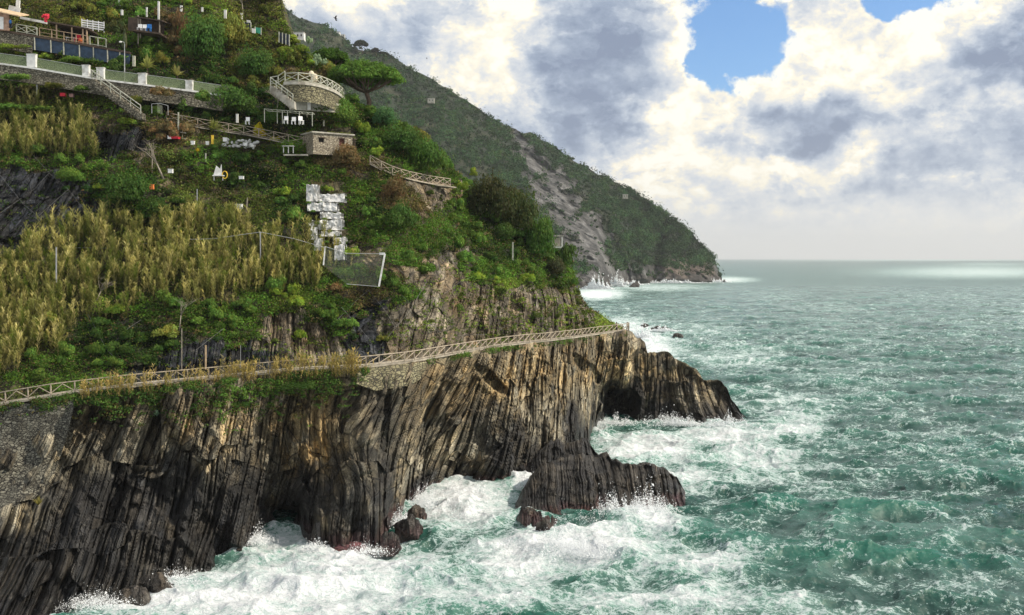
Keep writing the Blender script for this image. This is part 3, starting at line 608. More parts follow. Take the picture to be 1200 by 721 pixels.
me = np_mesh("sea", VX.reshape(-1, 3), grid_faces(NR, NC), None, None, None, {'foam': foam.ravel(), 'hgt': Z0.ravel(), 'crest': crest.ravel()}, smooth=True)
m, nt, out = newmat("sea_water"); g = NT(nt)
pos = g.n('NewGeometry').outputs['Position']
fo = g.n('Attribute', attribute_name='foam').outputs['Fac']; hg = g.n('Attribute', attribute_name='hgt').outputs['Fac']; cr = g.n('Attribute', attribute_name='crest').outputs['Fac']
pw = g.vm('ADD', g.vm('MULTIPLY', pos, (1.0, 1.35, .6)), g.vm('SCALE', g.noise(pos, .22, 4, .6, out=1), sc=4.5))
pw2 = g.vm('ADD', pw, g.vm('SCALE', g.noise(pos, 1.3, 4, .6, out=1), sc=1.1))
ve1 = g.n('TexVoronoi', feature='DISTANCE_TO_EDGE', i_Scale=.34); g.put(ve1.inputs['Vector'], pw2)
ve2 = g.n('TexVoronoi', feature='DISTANCE_TO_EDGE', i_Scale=.85); g.put(ve2.inputs['Vector'], pw2)
ve3 = g.n('TexVoronoi', feature='DISTANCE_TO_EDGE', i_Scale=2.3); g.put(ve3.inputs['Vector'], pw2)
l1 = g.m('SUBTRACT', 1.0, g.ss(ve1.outputs['Distance'], 0, .22)); l2 = g.m('SUBTRACT', 1.0, g.ss(ve2.outputs['Distance'], 0, .22)); l3 = g.m('SUBTRACT', 1.0, g.ss(ve3.outputs['Distance'], 0, .25))
def fil(vec, sc_, w_):
    x = g.noise(vec, sc_, 3, .55); return g.ss(g.m('ABSOLUTE', g.m('SUBTRACT', x, .5)), 0.0, w_, 1.0, 0.0)
pst = g.vm('ADD', g.vm('MULTIPLY', pos, (1.0, 1.5, .6)), g.vm('SCALE', g.noise(pos, .5, 4, .6, out=1), sc=3.0))
lf = g.m('ADD', g.m('ADD', g.m('MULTIPLY', fil(pst, .35, .07), .30), g.m('MULTIPLY', fil(pst, .9, .075), .30)), g.m('MULTIPLY', fil(pst, 2.4, .09), .28))
lace = g.m('ADD', g.m('ADD', g.m('MULTIPLY', l1, .22), g.m('MULTIPLY', l2, .18)), g.m('ADD', g.m('MULTIPLY', l3, .10), lf))
nb = g.noise(pw, .16, 7, .62); nf = g.noise(pw2, 1.8, 7, .68)
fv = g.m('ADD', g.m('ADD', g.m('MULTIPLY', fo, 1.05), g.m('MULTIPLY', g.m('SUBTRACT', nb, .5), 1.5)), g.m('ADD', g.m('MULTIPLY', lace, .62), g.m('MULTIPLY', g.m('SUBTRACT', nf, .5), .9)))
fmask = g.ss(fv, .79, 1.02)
# far whitecaps and wind streaks
ps = g.vm('MULTIPLY', pos, (.035, .11, 0.0)); wc = g.noise(ps, 1.0, 9, .72)
sy = g.n('SeparateXYZ'); g.put(sy.inputs[0], pos)
wcm = g.m('MULTIPLY', g.ss(wc, .54, .70), g.m('MULTIPLY', g.ss(sy.outputs[1], 110, 320), g.ss(sy.outputs[1], 600, 3000, .62, .95)))
veil = g.m('MULTIPLY', g.ss(g.noise(g.vm('ADD', g.vm('MULTIPLY', pos, (.045, .12, 0)), g.vm('SCALE', g.noise(pos, .12, 3, .6, out=1), sc=.8)), 1.0, 7, .62), .40, .70), g.ss(sy.outputs[1], 150, 500, .22, .42))
fmask = g.m('MAXIMUM', g.m('MAXIMUM', fmask, g.m('MULTIPLY', wcm, .8)), veil)
aer = g.ss(g.m('ADD', fo, g.m('MULTIPLY', g.m('SUBTRACT', nb, .5), .8)), .22, 1.08)
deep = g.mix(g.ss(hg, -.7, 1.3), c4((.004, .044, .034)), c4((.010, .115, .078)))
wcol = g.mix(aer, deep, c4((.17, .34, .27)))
wb = g.n('BsdfPrincipled', i_IOR=1.333); g.put(wb.inputs['Base Color'], wcol)
g.put(wb.inputs['Roughness'], g.ss(sy.outputs[1], 150, 1500, .16, .30))
nbp = g.m('ADD', g.m('MULTIPLY', g.noise(g.vm('MULTIPLY', pos, (1, 1.6, 1)), 1.5, 7, .62), .5), g.m('MULTIPLY', g.noise(g.vm('MULTIPLY', pos, (1, 1.5, 1)), .28, 4, .55), g.ss(sy.outputs[1], 200, 900, .0, 1.0)))
bp = g.n('Bump', i_Strength=.8, i_Distance=.5); g.put(bp.inputs['Height'], nbp); nt.links.new(bp.outputs[0], wb.inputs['Normal'])
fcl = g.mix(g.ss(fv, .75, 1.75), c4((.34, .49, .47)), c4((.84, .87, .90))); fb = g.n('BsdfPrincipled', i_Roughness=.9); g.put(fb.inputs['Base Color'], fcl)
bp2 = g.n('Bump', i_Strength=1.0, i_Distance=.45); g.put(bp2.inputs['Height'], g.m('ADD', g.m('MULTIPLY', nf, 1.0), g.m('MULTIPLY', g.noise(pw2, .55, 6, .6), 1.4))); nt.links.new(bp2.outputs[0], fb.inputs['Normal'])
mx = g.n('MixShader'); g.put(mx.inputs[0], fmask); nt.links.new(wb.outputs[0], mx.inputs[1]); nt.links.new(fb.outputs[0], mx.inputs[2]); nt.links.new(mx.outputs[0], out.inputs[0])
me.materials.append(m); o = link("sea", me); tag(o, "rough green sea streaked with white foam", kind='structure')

# ---------------------------------------------------------------- rocks standing in the sea
def ridge_rock(name, topl, footl, label, back=9.0, lean=.12, nc=300, nr=150, amp=1.0, seedoff=0.0):
    x0, x1 = topl[0][0], topl[-1][0]; xs = np.linspace(x0, x1, nc); tr = np.concatenate([np.linspace(0, 1, nr), np.linspace(1.03, 1.25, 8)])
    yt = interp(xs, topl, 1) + fbm(np.stack([xs * .16, xs * 0, xs * 0 + seedoff], -1), 1.0, 3) * 2.4 * np.clip((xs - x0) / 8, 0, 1) * np.clip((x1 - xs) / 8, 0, 1); yf = interp(xs, footl, 1); Df = waterD(yf); Dt = interp(xs, topl, 2)
    X, T = np.meshgrid(xs, tr); Yp = yt + np.maximum(yf - yt, 2) * T; D = Dt + (Df - Dt) * np.power(np.clip(T, 0, 2), .9); p = P(X, Yp, D)
    s = p[..., 0] - .05 * p[..., 2] + fbm(p, 6, 3, seedoff) * .45; a = p[..., 2]
    e = np.clip((X - x0) / 6, 0, 1) * np.clip((x1 - X) / 6, 0, 1)
    D = D - (fbm(p, 4, 4, seedoff + 2) * 1.1 + beds(s * 1.4, a * 1.3) * .75) * amp * e * sstep(-.02, .1, T); Wq = P(X, Yp, D)
    rows = []
    for f, dz in ((.15, .03), (.4, .15), (.7, .45), (1.0, 1.0)):
        q = Wq[0].copy(); q[:, 1] += back * f; q[:, 2] = q[:, 2] * (1 - dz) - 1.2 * dz + fbm(q, 2, 3, 1.0) * .35; rows.append(q)
    A = np.concatenate([np.stack(rows[::-1]), Wq]); s4 = np.broadcast_to(s[0], (4, nc)); Sx = np.concatenate([s4, s])
    n = fbm(A, 3, 4, 3.0); z = A[..., 2]
    c = mixc((.022, .021, .021), (.062, .055, .047), sstep(-.4, .6, n + .25 * (z - 3) / 3)); c = c * (.7 + .6 * h1(np.floor(Sx / .5), 3))[..., None]
    c = mixc(c, (.075, .035, .036), sstep(1.0, .3, z + .4 * n) * .6)
    me = np_mesh(name, A.reshape(-1, 3), grid_faces(len(A), nc)[:, ::-1], M['rock'], c.reshape(-1, 3), {'sc': np.stack([Sx, A[..., 2], A[..., 2]], -1).reshape(-1, 3)})
    o = link(name, me); return tag(o, label, 'rock')
ridge_rock("rock_outcrop", [(604, 596, 125), (612, 582, 128), (621, 562, 131), (635, 547, 133), (650, 540, 135), (665, 534, 137), (682, 532, 138), (696, 538, 138), (712, 534, 139), (724, 543, 136), (738, 543, 135), (767, 544, 134), (781, 551, 134), (793, 560, 134), (803, 576, 134)],
           [(604, 606), (620, 609), (650, 607), (670, 603), (700, 600), (730, 603), (752, 602), (772, 594), (788, 596), (803, 592)], "large dark ribbed rock outcrop standing in the foam before the cliff", back=10)
ridge_rock("rock_ledge", [(578, 562, 142), (592, 542, 145), (606, 534, 146), (618, 540, 147), (632, 527, 148), (652, 515, 152), (668, 520, 154), (688, 514, 155), (700, 532, 152), (712, 552, 148)],
           [(578, 567), (600, 569), (630, 572), (660, 568), (690, 564), (712, 560)], "low broken dark ledge between the cliff foot and the ribbed outcrop", back=9, seedoff=5.0, nc=220, nr=110, amp=1.5)
def boulder(px, py, w, h, label, col=(.075, .065, .055), group=None, seed=0, red=.3):
    D = float(waterD(py)); sc = D / F; c = P(px, py, D); rx, rz = w * sc / 2, h * sc
    nu, nv = 40, 22; th = np.linspace(0, math.pi, nv)[:, None]; ph = np.linspace(0, 2 * math.pi, nu + 1)[None, :]
    d = np.stack([np.sin(th) * np.cos(ph), np.sin(th) * np.sin(ph), np.cos(th) * np.ones_like(ph)], -1)
    r = 1 + .38 * fbm(d + seed * 3.1, .9, 4, seed) + .12 * beds(d[..., 0] * 4 + seed, d[..., 2] * 5)
    L = d * r[..., None] * np.array([rx, rx * .8, rz * .95])
    L[..., 2] = np.maximum(L[..., 2], -1.0); A = L + np.array([c[0], c[1] + rx * .3, .0]); n = fbm(A, 1.2, 3, seed)
    cc_ = mixc(np.array(col) * .6, np.array(col) * 1.5, sstep(-.5, .5, n)); cc_ = mixc(cc_, (.10, .04, .045), red * sstep(1.4, .4, A[..., 2] + n * .4))
    loc = np.array([c[0], c[1], 0.0])
    me = np_mesh("sea_rock", (A - loc).reshape(-1, 3), grid_faces(nv, nu + 1)[:, ::-1], M['rock'], cc_.reshape(-1, 3), {'sc': A.reshape(-1, 3) * 1.0}); o = link("sea_rock", me); o.location = loc
    return tag(o, label, 'rock', group)
GR = "rocks standing in the surf"
for i, (px, py, w, h, lb, rd) in enumerate([
    (638, 626, 22, 17, "rounded brown boulder just in front of the ribbed outcrop", .2), (622, 607, 22, 12, "low reddish rock at the left foot of the ribbed outcrop", .6), (455, 641, 26, 17, "reddish boulder at the right foot of the ochre cliff", .6),
    (478, 625, 30, 18, "dark wet boulder at the back of the cove", .4), (408, 645, 46, 8, "flat red rock shelf awash below the ochre cliff", .9), (372, 636, 20, 20, "squat brown rock at the right side of the sea cave", .2), (487, 606, 26, 14, "low wet rock under the foot of the cove cliff", .3),
    (176, 688, 44, 14, "jagged black rock awash at the lower left cliff foot", 0), (152, 702, 34, 16, "black rock nearest the bottom left of the foam", 0), (205, 676, 28, 8, "flat black rock slab in the foam below the left cliff", 0), (239, 679, 10, 5, "small black rock alone in the foam left of centre", 0), (372, 685, 9, 6, "tiny dark rock awash in the middle of the white cove", 0),
    (744, 336.6, 14, 4.5, "black rock off the foot of the far headland", 0), (769, 387, 14, 5, "nearest dark rock to the end of the walkway", 0), (757, 384, 12, 4, "thin low rock right behind the walkway end", 0), (795, 394, 11, 4, "outermost small rock off the end of the walkway", 0), (779, 386.5, 8, 4, "small rock in the middle of the row off the walkway", 0),
    (600, 556, 40, 18, "smooth grey boulder wedged at the cliff foot left of the ledge", 0), (590, 530, 22, 16, "upright pale grey boulder above the smooth boulder", 0), (655, 560, 40, 22, "rounded dark boulder between the ledge and the outcrop", 0), (846, 331, 10, 3, "tiny rock at the tip of the far headland", 0)]):
    boulder(px, py, w, h, lb, group=GR, seed=i + 1, red=rd, col=(.085, .085, .085) if 'grey' in lb else (.055, .048, .042))

# sea spray: thousands of small white droplets thrown up where waves hit rock
def spray(name, spots, label, size=.034):
    vs = []; 
    for (px, py, wpx, hpx, n, lean) in spots:
        D = float(waterD(py)) - .8; sc = D / F
        u = rng.normal(0, .45, n); hh = np.abs(rng.normal(0, .5, n)) ** 1.2 * np.exp(-(u * 1.1) ** 2); jet = (1 + .8 * vn(u * 9 + px, u * 0, u * 0 + px))
        hh = hh * jet; x = (u * wpx * .5 + lean * hh * hpx * .5) * sc; z = hh * hpx * sc * .8; y = rng.normal(0, 1.0, n)
        c = P(px, py, D); pc = np.stack([c[0] + x, c[1] + y, .0 + z], -1); s_ = size * (D / 125.0) * rng.lognormal(0, .5, n)[:, None]
        t = np.array([[1, 1, 1], [1, -1, -1], [-1, 1, -1], [-1, -1, 1]]) * .6
        vs.append((pc[:, None, :] + t[None] * s_[:, None, :] * rng.uniform(.6, 1.5, (n, 4, 1))).reshape(-1, 3))
    v = np.concatenate(vs); k = len(v) // 4; b = np.arange(k)[:, None, None] * 4; f = (b + np.array([[0, 1, 2], [0, 3, 1], [0, 2, 3], [1, 3, 2]])[None]).reshape(-1, 3)
    me = np_mesh(name, v, f, M['spray']); o = link(name, me); return tag(o, label, kind='stuff')
mm, nt, out = newmat('spray_white'); g = NT(nt); b = g.n('BsdfDiffuse'); b.inputs[0].default_value = (.9, .92, .94, 1); t = g.n('BsdfTranslucent'); t.inputs[0].default_value = (.9, .92, .94, 1); tp = g.n('BsdfTransparent')
mx = g.n('MixShader', i_Fac=.4); nt.links.new(b.outputs[0], mx.inputs[1]); nt.links.new(t.outputs[0], mx.inputs[2]); nt.links.new(mx.outputs[0], out.inputs[0]); M['spray'] = mm
spray("sea_spray", [(735, 606, 90, 30, 16000, -.2), (760, 600, 60, 26, 7000, .2), (700, 646, 110, 24, 12000, -.3), (650, 640, 60, 20, 6000, .3), (540, 580, 120, 14, 6000, 0), (495, 590, 40, 20, 4000, .2), (470, 612, 30, 14, 2000, 0), (300, 632, 40, 14, 2500, 0), (205, 676, 90, 10, 3500, 0), (110, 706, 90, 14, 4000, 0), (620, 570, 50, 12, 2500, 0),
                    (720, 497, 60, 9, 3000, 0), (790, 497, 100, 10, 5000, 0), (850, 498, 70, 12, 3500, 0), (425, 645, 70, 8, 2500, 0), (370, 640, 40, 8, 1500, 0)], "white spray thrown up where the waves strike the rocks")
spray("sea_spray", [(700, 339, 30, 12, 5000, 0), (735, 334, 40, 6, 3000, 0), (720, 336, 30, 12, 1600, .2), (790, 332, 80, 3, 1500, 0), (840, 331, 30, 4, 1000, 0), (752, 398, 40, 16, 2500, 0), (775, 388, 40, 5, 1000, 0)], "distant surf bursting along the foot of the far headland", size=.045)

# ---------------------------------------------------------------- sea haze
mb = MB(); mb.box((0, 10500, 236), (46000, 23000, 480)); hz = mb.build("haze", None) if False else None
mh, nt, out = newmat('haze_air'); g = NT(nt); pvn = g.n('VolumePrincipled'); pvn.inputs['Color'].default_value = (.92, .96, 1.0, 1); pvn.inputs['Density'].default_value = HAZE; pvn.inputs['Anisotropy'].default_value = .2
nt.links.new(pvn.outputs[0], out.inputs['Volume'])
if HAZE > 0: mb = MB(); mb.box((0, 10800, 236), (44000, 23000, 482)); hz = mb.build("haze", mh); tag(hz, "thin bluish sea air between the viewer and the far headland", kind='stuff')
# ---------------------------------------------------------------- leaves and plants
def tris(cen, nrm, size, r, asp=.55):
    """one leaf-sized triangle pair (a kite) per centre"""
    n = len(cen); t = r.standard_normal((n, 3)); t -= (t * nrm).sum(1, keepdims=True) * nrm; t /= np.linalg.norm(t, axis=1, keepdims=True) + 1e-6
    b = np.cross(nrm, t); s = np.asarray(size).reshape(-1, 1); a = s * asp
    v = np.stack([cen - t * s, cen + b * a, cen + t * s, cen - b * a], 1); return v.reshape(-1, 3)
def quads(n): return np.arange(n * 4, dtype=np.int32).reshape(-1, 4)
def unit(v): return v / (np.linalg.norm(v, axis=-1, keepdims=True) + 1e-9)
def leafcloud(cen, rad, k, size, col, r, flat=1.0, jit=.25, shell=.55):
    N = len(cen); d = unit(r.standard_normal((N, k, 3))); d[..., 2] = np.abs(d[..., 2]) * 1.1 - .25; d = unit(d)
    rr = shell + (1 - shell) * r.random((N, k, 1)) ** .7
    rr = rr * (1 + .35 * vn(d[..., 0] * 2.3 + cen[:, :1], d[..., 1] * 2.3 + cen[:, 1:2], d[..., 2] * 2.3)[..., None])
    p = cen[:, None, :] + d * rr * rad[:, None, :]
    nn = unit(d * 1.25 + r.standard_normal((N, k, 3)) * .55)
    sz = np.broadcast_to(np.asarray(size).reshape(-1, 1), (N, k)) * r.uniform(.6, 1.35, (N, k))
    v = tris(p.reshape(-1, 3), nn.reshape(-1, 3), sz.reshape(-1), r)
    c = col[:, None, :] * r.uniform(1 - jit, 1 + jit, (N, k, 1)) * np.array([1, 1, 1]) + 0
    c[..., 0] *= r.uniform(.85, 1.2, (N, k)); c = np.repeat(c.reshape(-1, 3), 4, 0); return v, c
def proto(seed, lobes=12, k=150, leaf=.085, kind='round'):
    r = np.random.default_rng(seed); d = unit(r.standard_normal((lobes, 3))); d[:, 2] = np.abs(d[:, 2])
    if kind == 'round': c = d * np.array([.62, .62, .55]) * r.uniform(.55, 1.1, (lobes, 1)) + np.array([0, 0, .30]); rad = r.uniform(.26, .48, (lobes, 1)) * np.array([1, 1, .85])
    elif kind == 'tall': c = d * np.array([.5, .5, .3]) * r.uniform(.4, 1, (lobes, 1)); c[:, 2] = r.uniform(.2, .8, lobes); c[:, :2] *= (1.25 - c[:, 2:3]); rad = r.uniform(.24, .42, (lobes, 1)) * np.array([1, 1, .55])
    else: c = d * np.array([.75, .75, .25]) * r.uniform(.4, 1, (lobes, 1)) + np.array([0, 0, .3]); rad = r.uniform(.25, .42, (lobes, 1)) * np.array([1, 1, .9])
    lum = r.uniform(.62, 1.4, (lobes, 1)) * np.ones((1, 3)); lum[:, 0] *= r.uniform(.85, 1.25, lobes)
    v, cl = leafcloud(c, rad, k, leaf, lum, r); me = np_mesh("shrub_leaves", v, quads(len(v) // 4), M['leafo'], cl); return me
PR = [proto(i + 40) for i in range(5)] + [proto(i + 60, 13, 150, .075, 'tall') for i in range(3)] + [proto(i + 80, 16, 130, .075, 'flat') for i in range(3)]
BIG = [proto(i + 100, 34, 150, .042) for i in range(3)] + [proto(i + 120, 30, 150, .042, 'flat') for i in range(2)]
def put_shrub(name, px, py, w, h, col, label, cat='shrub', group=None, kind=None, off=None, D=None):
    if D is None: D = float(hillD(np.array(float(px)), np.array(float(py))))
    r = w * D / F / 2; lst = BIG if w > 34 else PR
    i = {'round': random.randrange(0, 5), 'tall': random.randrange(5, 8), 'flat': random.randrange(8, 11)}[kind or 'round'] if w <= 34 else (random.randrange(0, 3) if kind != 'flat' else random.randrange(3, 5))
    o = link(name, lst[i]); o.location = V(px, py, D - (r * .25 if off is None else off)); o.scale = (r, r * .8, h * D / F); o.rotation_euler = (0, 0, random.uniform(0, 6.28))
    u_ = random.uniform(.75, 1.3); o.color = (*[c * u_ for c in col], 1); return tag(o, label, cat, group)
G_DK = (.060, .125, .026); G_MD = (.10, .19, .035); G_LM = (.19, .29, .04); G_OL = (0.150, 0.175, 0.037); G_BR = (0.175, 0.131, 0.062); G_BL = (0.069, 0.156, 0.062); G_YL = (0.450, 0.425, 0.025)
HS_ = "shrubs and bushes on the terraced hillside"
for (px, py, w, h, c, k, lb) in [
    (270, 140, 74, 38, G_DK, None, "long dark green clipped hedge to the left of the lookout terrace"), (240, 80, 60, 60, G_DK, None, "very large dark evergreen bush above the pillar road, mid left"), (275, 62, 44, 44, G_OL, None, "tall olive bush under the navy screened hut"),
    (300, 98, 50, 40, G_DK, None, "dark rounded bush left of the lookout steps"), (214, 60, 34, 44, G_BR, None, "brownish bush above the agaves"), (218, 126, 28, 20, G_LM, None, "bright lime green bush just below the road's last pillar"), (205, 118, 24, 16, G_OL, None, "olive bush left of the lime bush under the last pillar"),
    (171, 76, 26, 22, G_MD, None, "mid green bush beside the hooped trellis"), (190, 78, 22, 16, G_OL, None, "olive bush between the two pale yuccas"), (304, 166, 20, 20, G_YL, None, "yellow green domed bush on the middle railing"), (322, 168, 16, 10, G_YL, 'flat', "low bright yellow bush beside the domed bush on the railing"),
    (400, 150, 56, 34, G_MD, None, "broad green bush above the stone hut"), (424, 160, 24, 18, G_LM, None, "lime bush right of the stone hut roof"), (450, 152, 40, 26, G_BL, None, "bluish green bush under the stone pine"), (470, 184, 56, 36, G_DK, None, "dark bush above the right hand middle railing"), (500, 208, 62, 44, G_DK, None, "large dark bush at the upper end of the right middle railing"),
    (492, 172, 30, 22, G_OL, None, "yellowish olive bush on the skyline below the pine"), (442, 186, 20, 14, G_LM, None, "bright bush at the left end of the right middle railing"), (405, 200, 44, 30, G_BR, None, "brown leafless bush below the stone hut"), (462, 238, 40, 30, G_BR, None, "brown bush right of the white terraces"),
    (470, 275, 44, 36, G_DK, None, "dark bush below the brown bush, middle slope"), (422, 232, 18, 10, G_LM, 'flat', "small lime dome right of the top white wall"), (385, 226, 14, 8, G_LM, None, "small bright bush behind the top white wall"), (540, 226, 24, 14, G_LM, None, "lime bush at the right end of the middle railing"), (555, 210, 16, 14, G_LM, 'tall', "upright bright shrub on the skyline beyond the middle railing"),
    (572, 268, 72, 60, (.055, .066, .026), None, "large dark brownish tree crown at the slope's right shoulder"), (608, 282, 60, 58, (.050, .070, .024), None, "dark olive crown overhanging the shoulder cliff"), (600, 244, 34, 24, (.055, .066, .026), None, "small dark crown on the skyline above the shoulder"), (632, 312, 50, 58, G_DK, None, "dense green bush left of the little white shelter"), (620, 285, 30, 32, G_MD, 'tall', "bright green upright bush beside the dense bush, right shoulder"),
    (664, 318, 28, 32, G_DK, None, "dark round bush right of the little white shelter"), (650, 330, 38, 28, (.06, .075, .035), None, "grey green bush at the slope's right corner"), (590, 286, 40, 24, G_DK, None, "dark bush at the foot of the brownish crown"),
    (150, 245, 66, 42, G_DK, None, "wide dark bush between the slate rock and the cleared terrace"), (175, 262, 50, 30, G_DK, None, "dark bush at the upper edge of the reed bed"), (83, 217, 42, 20, G_MD, None, "mid green bush on top of the slate rock"), (120, 225, 30, 14, G_LM, 'flat', "pale lime mound above the wide dark bush"),
    (136, 372, 30, 20, G_LM, 'flat', "bright green mound in the gap of the reed bed"), (72, 428, 16, 12, G_MD, None, "round bright bush just above the left railing"), (50, 434, 14, 10, G_MD, None, "smaller round bush left of the one above the railing"), (55, 388, 34, 22, G_OL, None, "olive bush at the lower left reed edge"), (195, 400, 34, 20, G_OL, None, "olive bush in the middle of the lower slope"),
    (275, 382, 20, 14, G_MD, None, "glossy bush right of the bare pole"), (260, 368, 18, 12, G_LM, 'flat', "pale green bush above the glossy bush"), (325, 345, 30, 22, G_MD, None, "green bush at the lower edge of the right reed bed"), (352, 400, 16, 14, G_LM, None, "small lime bush on the grey rock above the dry grass"), (390, 376, 16, 12, G_LM, None, "lime bush beside the slate streak"),
    (450, 402, 26, 12, G_OL, 'flat', "tufted olive bush right above the railing's start"), (500, 322, 30, 14, G_MD, None, "green bush below the net fence end post"), (560, 330, 26, 14, G_LM, 'flat', "lime mat on the brown rock wall"), (410, 305, 30, 16, G_LM, None, "bright bush under the lowest white wall"), (345, 262, 26, 20, G_MD, None, "green bush left of the white terraces"), (332, 232, 30, 16, G_LM, 'flat', "yellow green mat left of the topmost white wall"),
    (90, 76, 50, 12, G_MD, 'flat', "long low green bank under the blue screen"), (20, 62, 50, 12, G_LM, 'flat', "yellow green bank under the left hut"), (30, 134, 90, 14, G_MD, 'flat', "long bright green bank below the stone retaining wall"), (148, 148, 28, 12, G_LM, 'flat', "lime bank beside the road steps"), (385, 92, 30, 20, G_OL, None, "olive bush behind the lookout railing"), (318, 4, 40, 30, (.018, .034, .012), None, "dark tree crown on the topmost skyline"),
    (190, 116, 34, 14, G_BR, None, "brown bramble patch against the lane wall right of the steps"), (160, 122, 20, 12, G_OL, 'flat', "low olive patch at the foot of the lane steps"), (238, 122, 26, 16, G_MD, None, "green bush against the right end of the lane wall"), (62, 104, 34, 8, G_OL, 'flat', "dry olive patch against the middle of the lane wall"), (96, 108, 24, 10, G_MD, 'flat', "small green patch against the lane wall left of the steps"), (20, 96, 44, 12, G_MD, 'flat', "green trailing patch over the lane wall's left end"), (140, 108, 16, 10, G_BR, 'flat', "brown tuft against the wall just right of the steps"),
    (345, 78, 22, 20, G_OL, None, "yellowish bush above the lookout's left end"), (280, 480, 40, 14, G_DK, 'flat', "dark green mat hanging over the cliff edge left of the ochre rock"), (355, 458, 56, 14, G_DK, 'flat', "dark ivy mat hanging below the dry grass"), (265, 458, 26, 16, G_DK, None, "dark round bush at the cliff edge in the dry grass"), (250, 492, 20, 14, G_YL, None, "yellowish bush hanging beside the blue agave")]:
    D = None
    if py > 452 and px > 200:
        y1 = interp(np.array(float(px)), WALK, 1); D = float(interp(np.array(float(px)), WALK, 2)) - 1.0
    if 'lane' in lb and ('wall' in lb or 'steps' in lb): D = 142.2
    put_shrub('hedge' if 'hedge' in lb else 'shrub', px, py, w, h, c, lb, 'hedge' if 'hedge' in lb else 'shrub', HS_, k, D=D)
for a_, b_ in ((367, 248), (380, 257), (400, 240), (387, 271), (397, 277), (371, 262), (404, 268), (383, 284), (389, 292), (376, 238), (362, 238), (405, 232)): put_shrub('weed_tuft', a_, b_ + 2, 8, 5, G_MD, "small green tuft growing between the white terrace walls", 'plant', 'tufts between the white terrace walls', 'flat', D=float(hillD(np.array(float(a_)), np.array(float(b_)), False)) - 2.0)
# further shrubs, each labelled by what stands nearest to it
LM = [(392, 165, 'the stone hut'), (365, 105, 'the lookout terrace'), (382, 255, 'the white terraces'), (428, 320, 'the pale net fence'), (60, 235, 'the slate rock face'), (100, 45, 'the roofed deck'), (170, 95, 'the road pillars'), (270, 165, 'the vegetable plots'), (200, 300, 'the reed bed'), (40, 140, 'the upper reed patch'),
      (480, 205, 'the right middle railing'), (590, 255, 'the shoulder crowns'), (655, 290, 'the little white shelter'), (560, 370, 'the brown rock wall'), (255, 205, 'the white junk chair'), (300, 30, 'the navy screened hut'), (60, 440, 'the left railing'), (440, 130, 'the stone pine'), (250, 400, 'the lower slope poles'), (350, 380, 'the rock above the dry grass')]
TN = {'dark': ('dark green', G_DK), 'green': ('mid green', G_MD), 'lime': ('lime green', G_LM), 'brown': ('brown', G_BR), 'olive': ('olive', G_OL), 'rock': ('pale green', (.09, .13, .03)), 'earth': ('dull green', (.06, .09, .025)), 'slate': ('deep green', (.03, .07, .02))}
pts = []; tries = 0
while len(pts) < 280 and tries < 20000:
    tries += 1; px = random.uniform(2, 700); yb_ = float(interp(np.array(px), HILL, 1)); ys_ = float(interp(np.array(px), HILL, 3)); py = random.uniform(max(ys_ + 6, 6), yb_ - 10)
    z = ZN[int(zone(np.array([px]), np.array([py]))[0])]
    if z == 'reed' or (z in ('rock', 'slate', 'earth') and random.random() < .72): continue
    if 355 < px < 425 and 215 < py < 305: continue
    if 360 < px < 420 and 140 < py < 178: continue
    if any((px - a) ** 2 + ((py - b) * 1.3) ** 2 < 10.5 ** 2 for a, b, _ in pts): continue
    pts.append((px, py, z))
lab = {}
for px, py, z in pts:
    w = random.uniform(12, 28) * (.6 if z in ('rock', 'slate', 'earth') else 1); sz = 'small' if w < 12 else ('medium' if w < 19 else 'large')
    l = min(LM, key=lambda q: (q[0] - px) ** 2 + (q[1] - py) ** 2); dx, dy = px - l[0], py - l[1]
    d = ('above' if dy < 0 else 'below') if abs(dy) > abs(dx) * 1.8 else (('left of' if dx < 0 else 'right of') if abs(dx) > abs(dy) * 1.8 else ('up and ' if dy < 0 else 'down and ') + ('left of' if dx < 0 else 'right of'))
    lab.setdefault((sz, TN[z][0], d, l[2]), []).append((math.hypot(dx, dy), px, py, w, z))
ORD = ['nearest', 'second nearest', 'third nearest', 'fourth nearest', 'fifth nearest', 'sixth nearest', 'seventh nearest']
for (sz, tn, d, l), lst in lab.items():
    for i, (_, px, py, w, z) in enumerate(sorted(lst)):
        lb = f"{sz} {tn} shrub {d} {l}" + (f", {ORD[min(i, 6)]}" if len(lst) > 1 else "")
        put_shrub('shrub', px, py, w, w * random.uniform(.5, .8), TN[z][1], lb, 'shrub', HS_, random.choice(['round', 'round', 'flat', 'tall']))

# low plants that nobody could count
r = np.random.default_rng(11)
def cover(n, xr, yr, Dfun, acc, name, label):
    px = r.uniform(*xr, n); py = r.uniform(*yr, n); keep = acc(px, py); px, py = px[keep], py[keep]
    return px, py
n = 120000; px = r.uniform(-130, 728, n); yb_ = interp(px, HILL, 1); ys_ = interp(px, HILL, 3); py = ys_ + 1 + (yb_ - ys_) * r.random(n); k = py > -30; px, py, yb_ = px[k], py[k], yb_[k]
zi = zone(px, py); dens = np.array([ZC[k][0] for k in ZN])[zi]
pq = np.stack([px / 9, py / 6, px * 0], -1); patch = fbm(pq, 1.0, 3, 12.0)
k = (r.random(len(px)) < dens * (.75 + patch)) | (r.random(len(px)) < .015); k &= ~((px > 372) & (px < 412) & (py > 150) & (py < 172)); k &= ~((px > 358) & (px < 408) & (py > 214) & (py < 302) & (r.random(len(px)) < .85))
px, py, zi = px[k], py[k], zi[k]
c = np.array([ZC[k][2] for k in ZN])[zi]; pw_ = fbm(np.stack([px / 22, py / 14, px * 0], -1), 1.0, 3, 40.0)
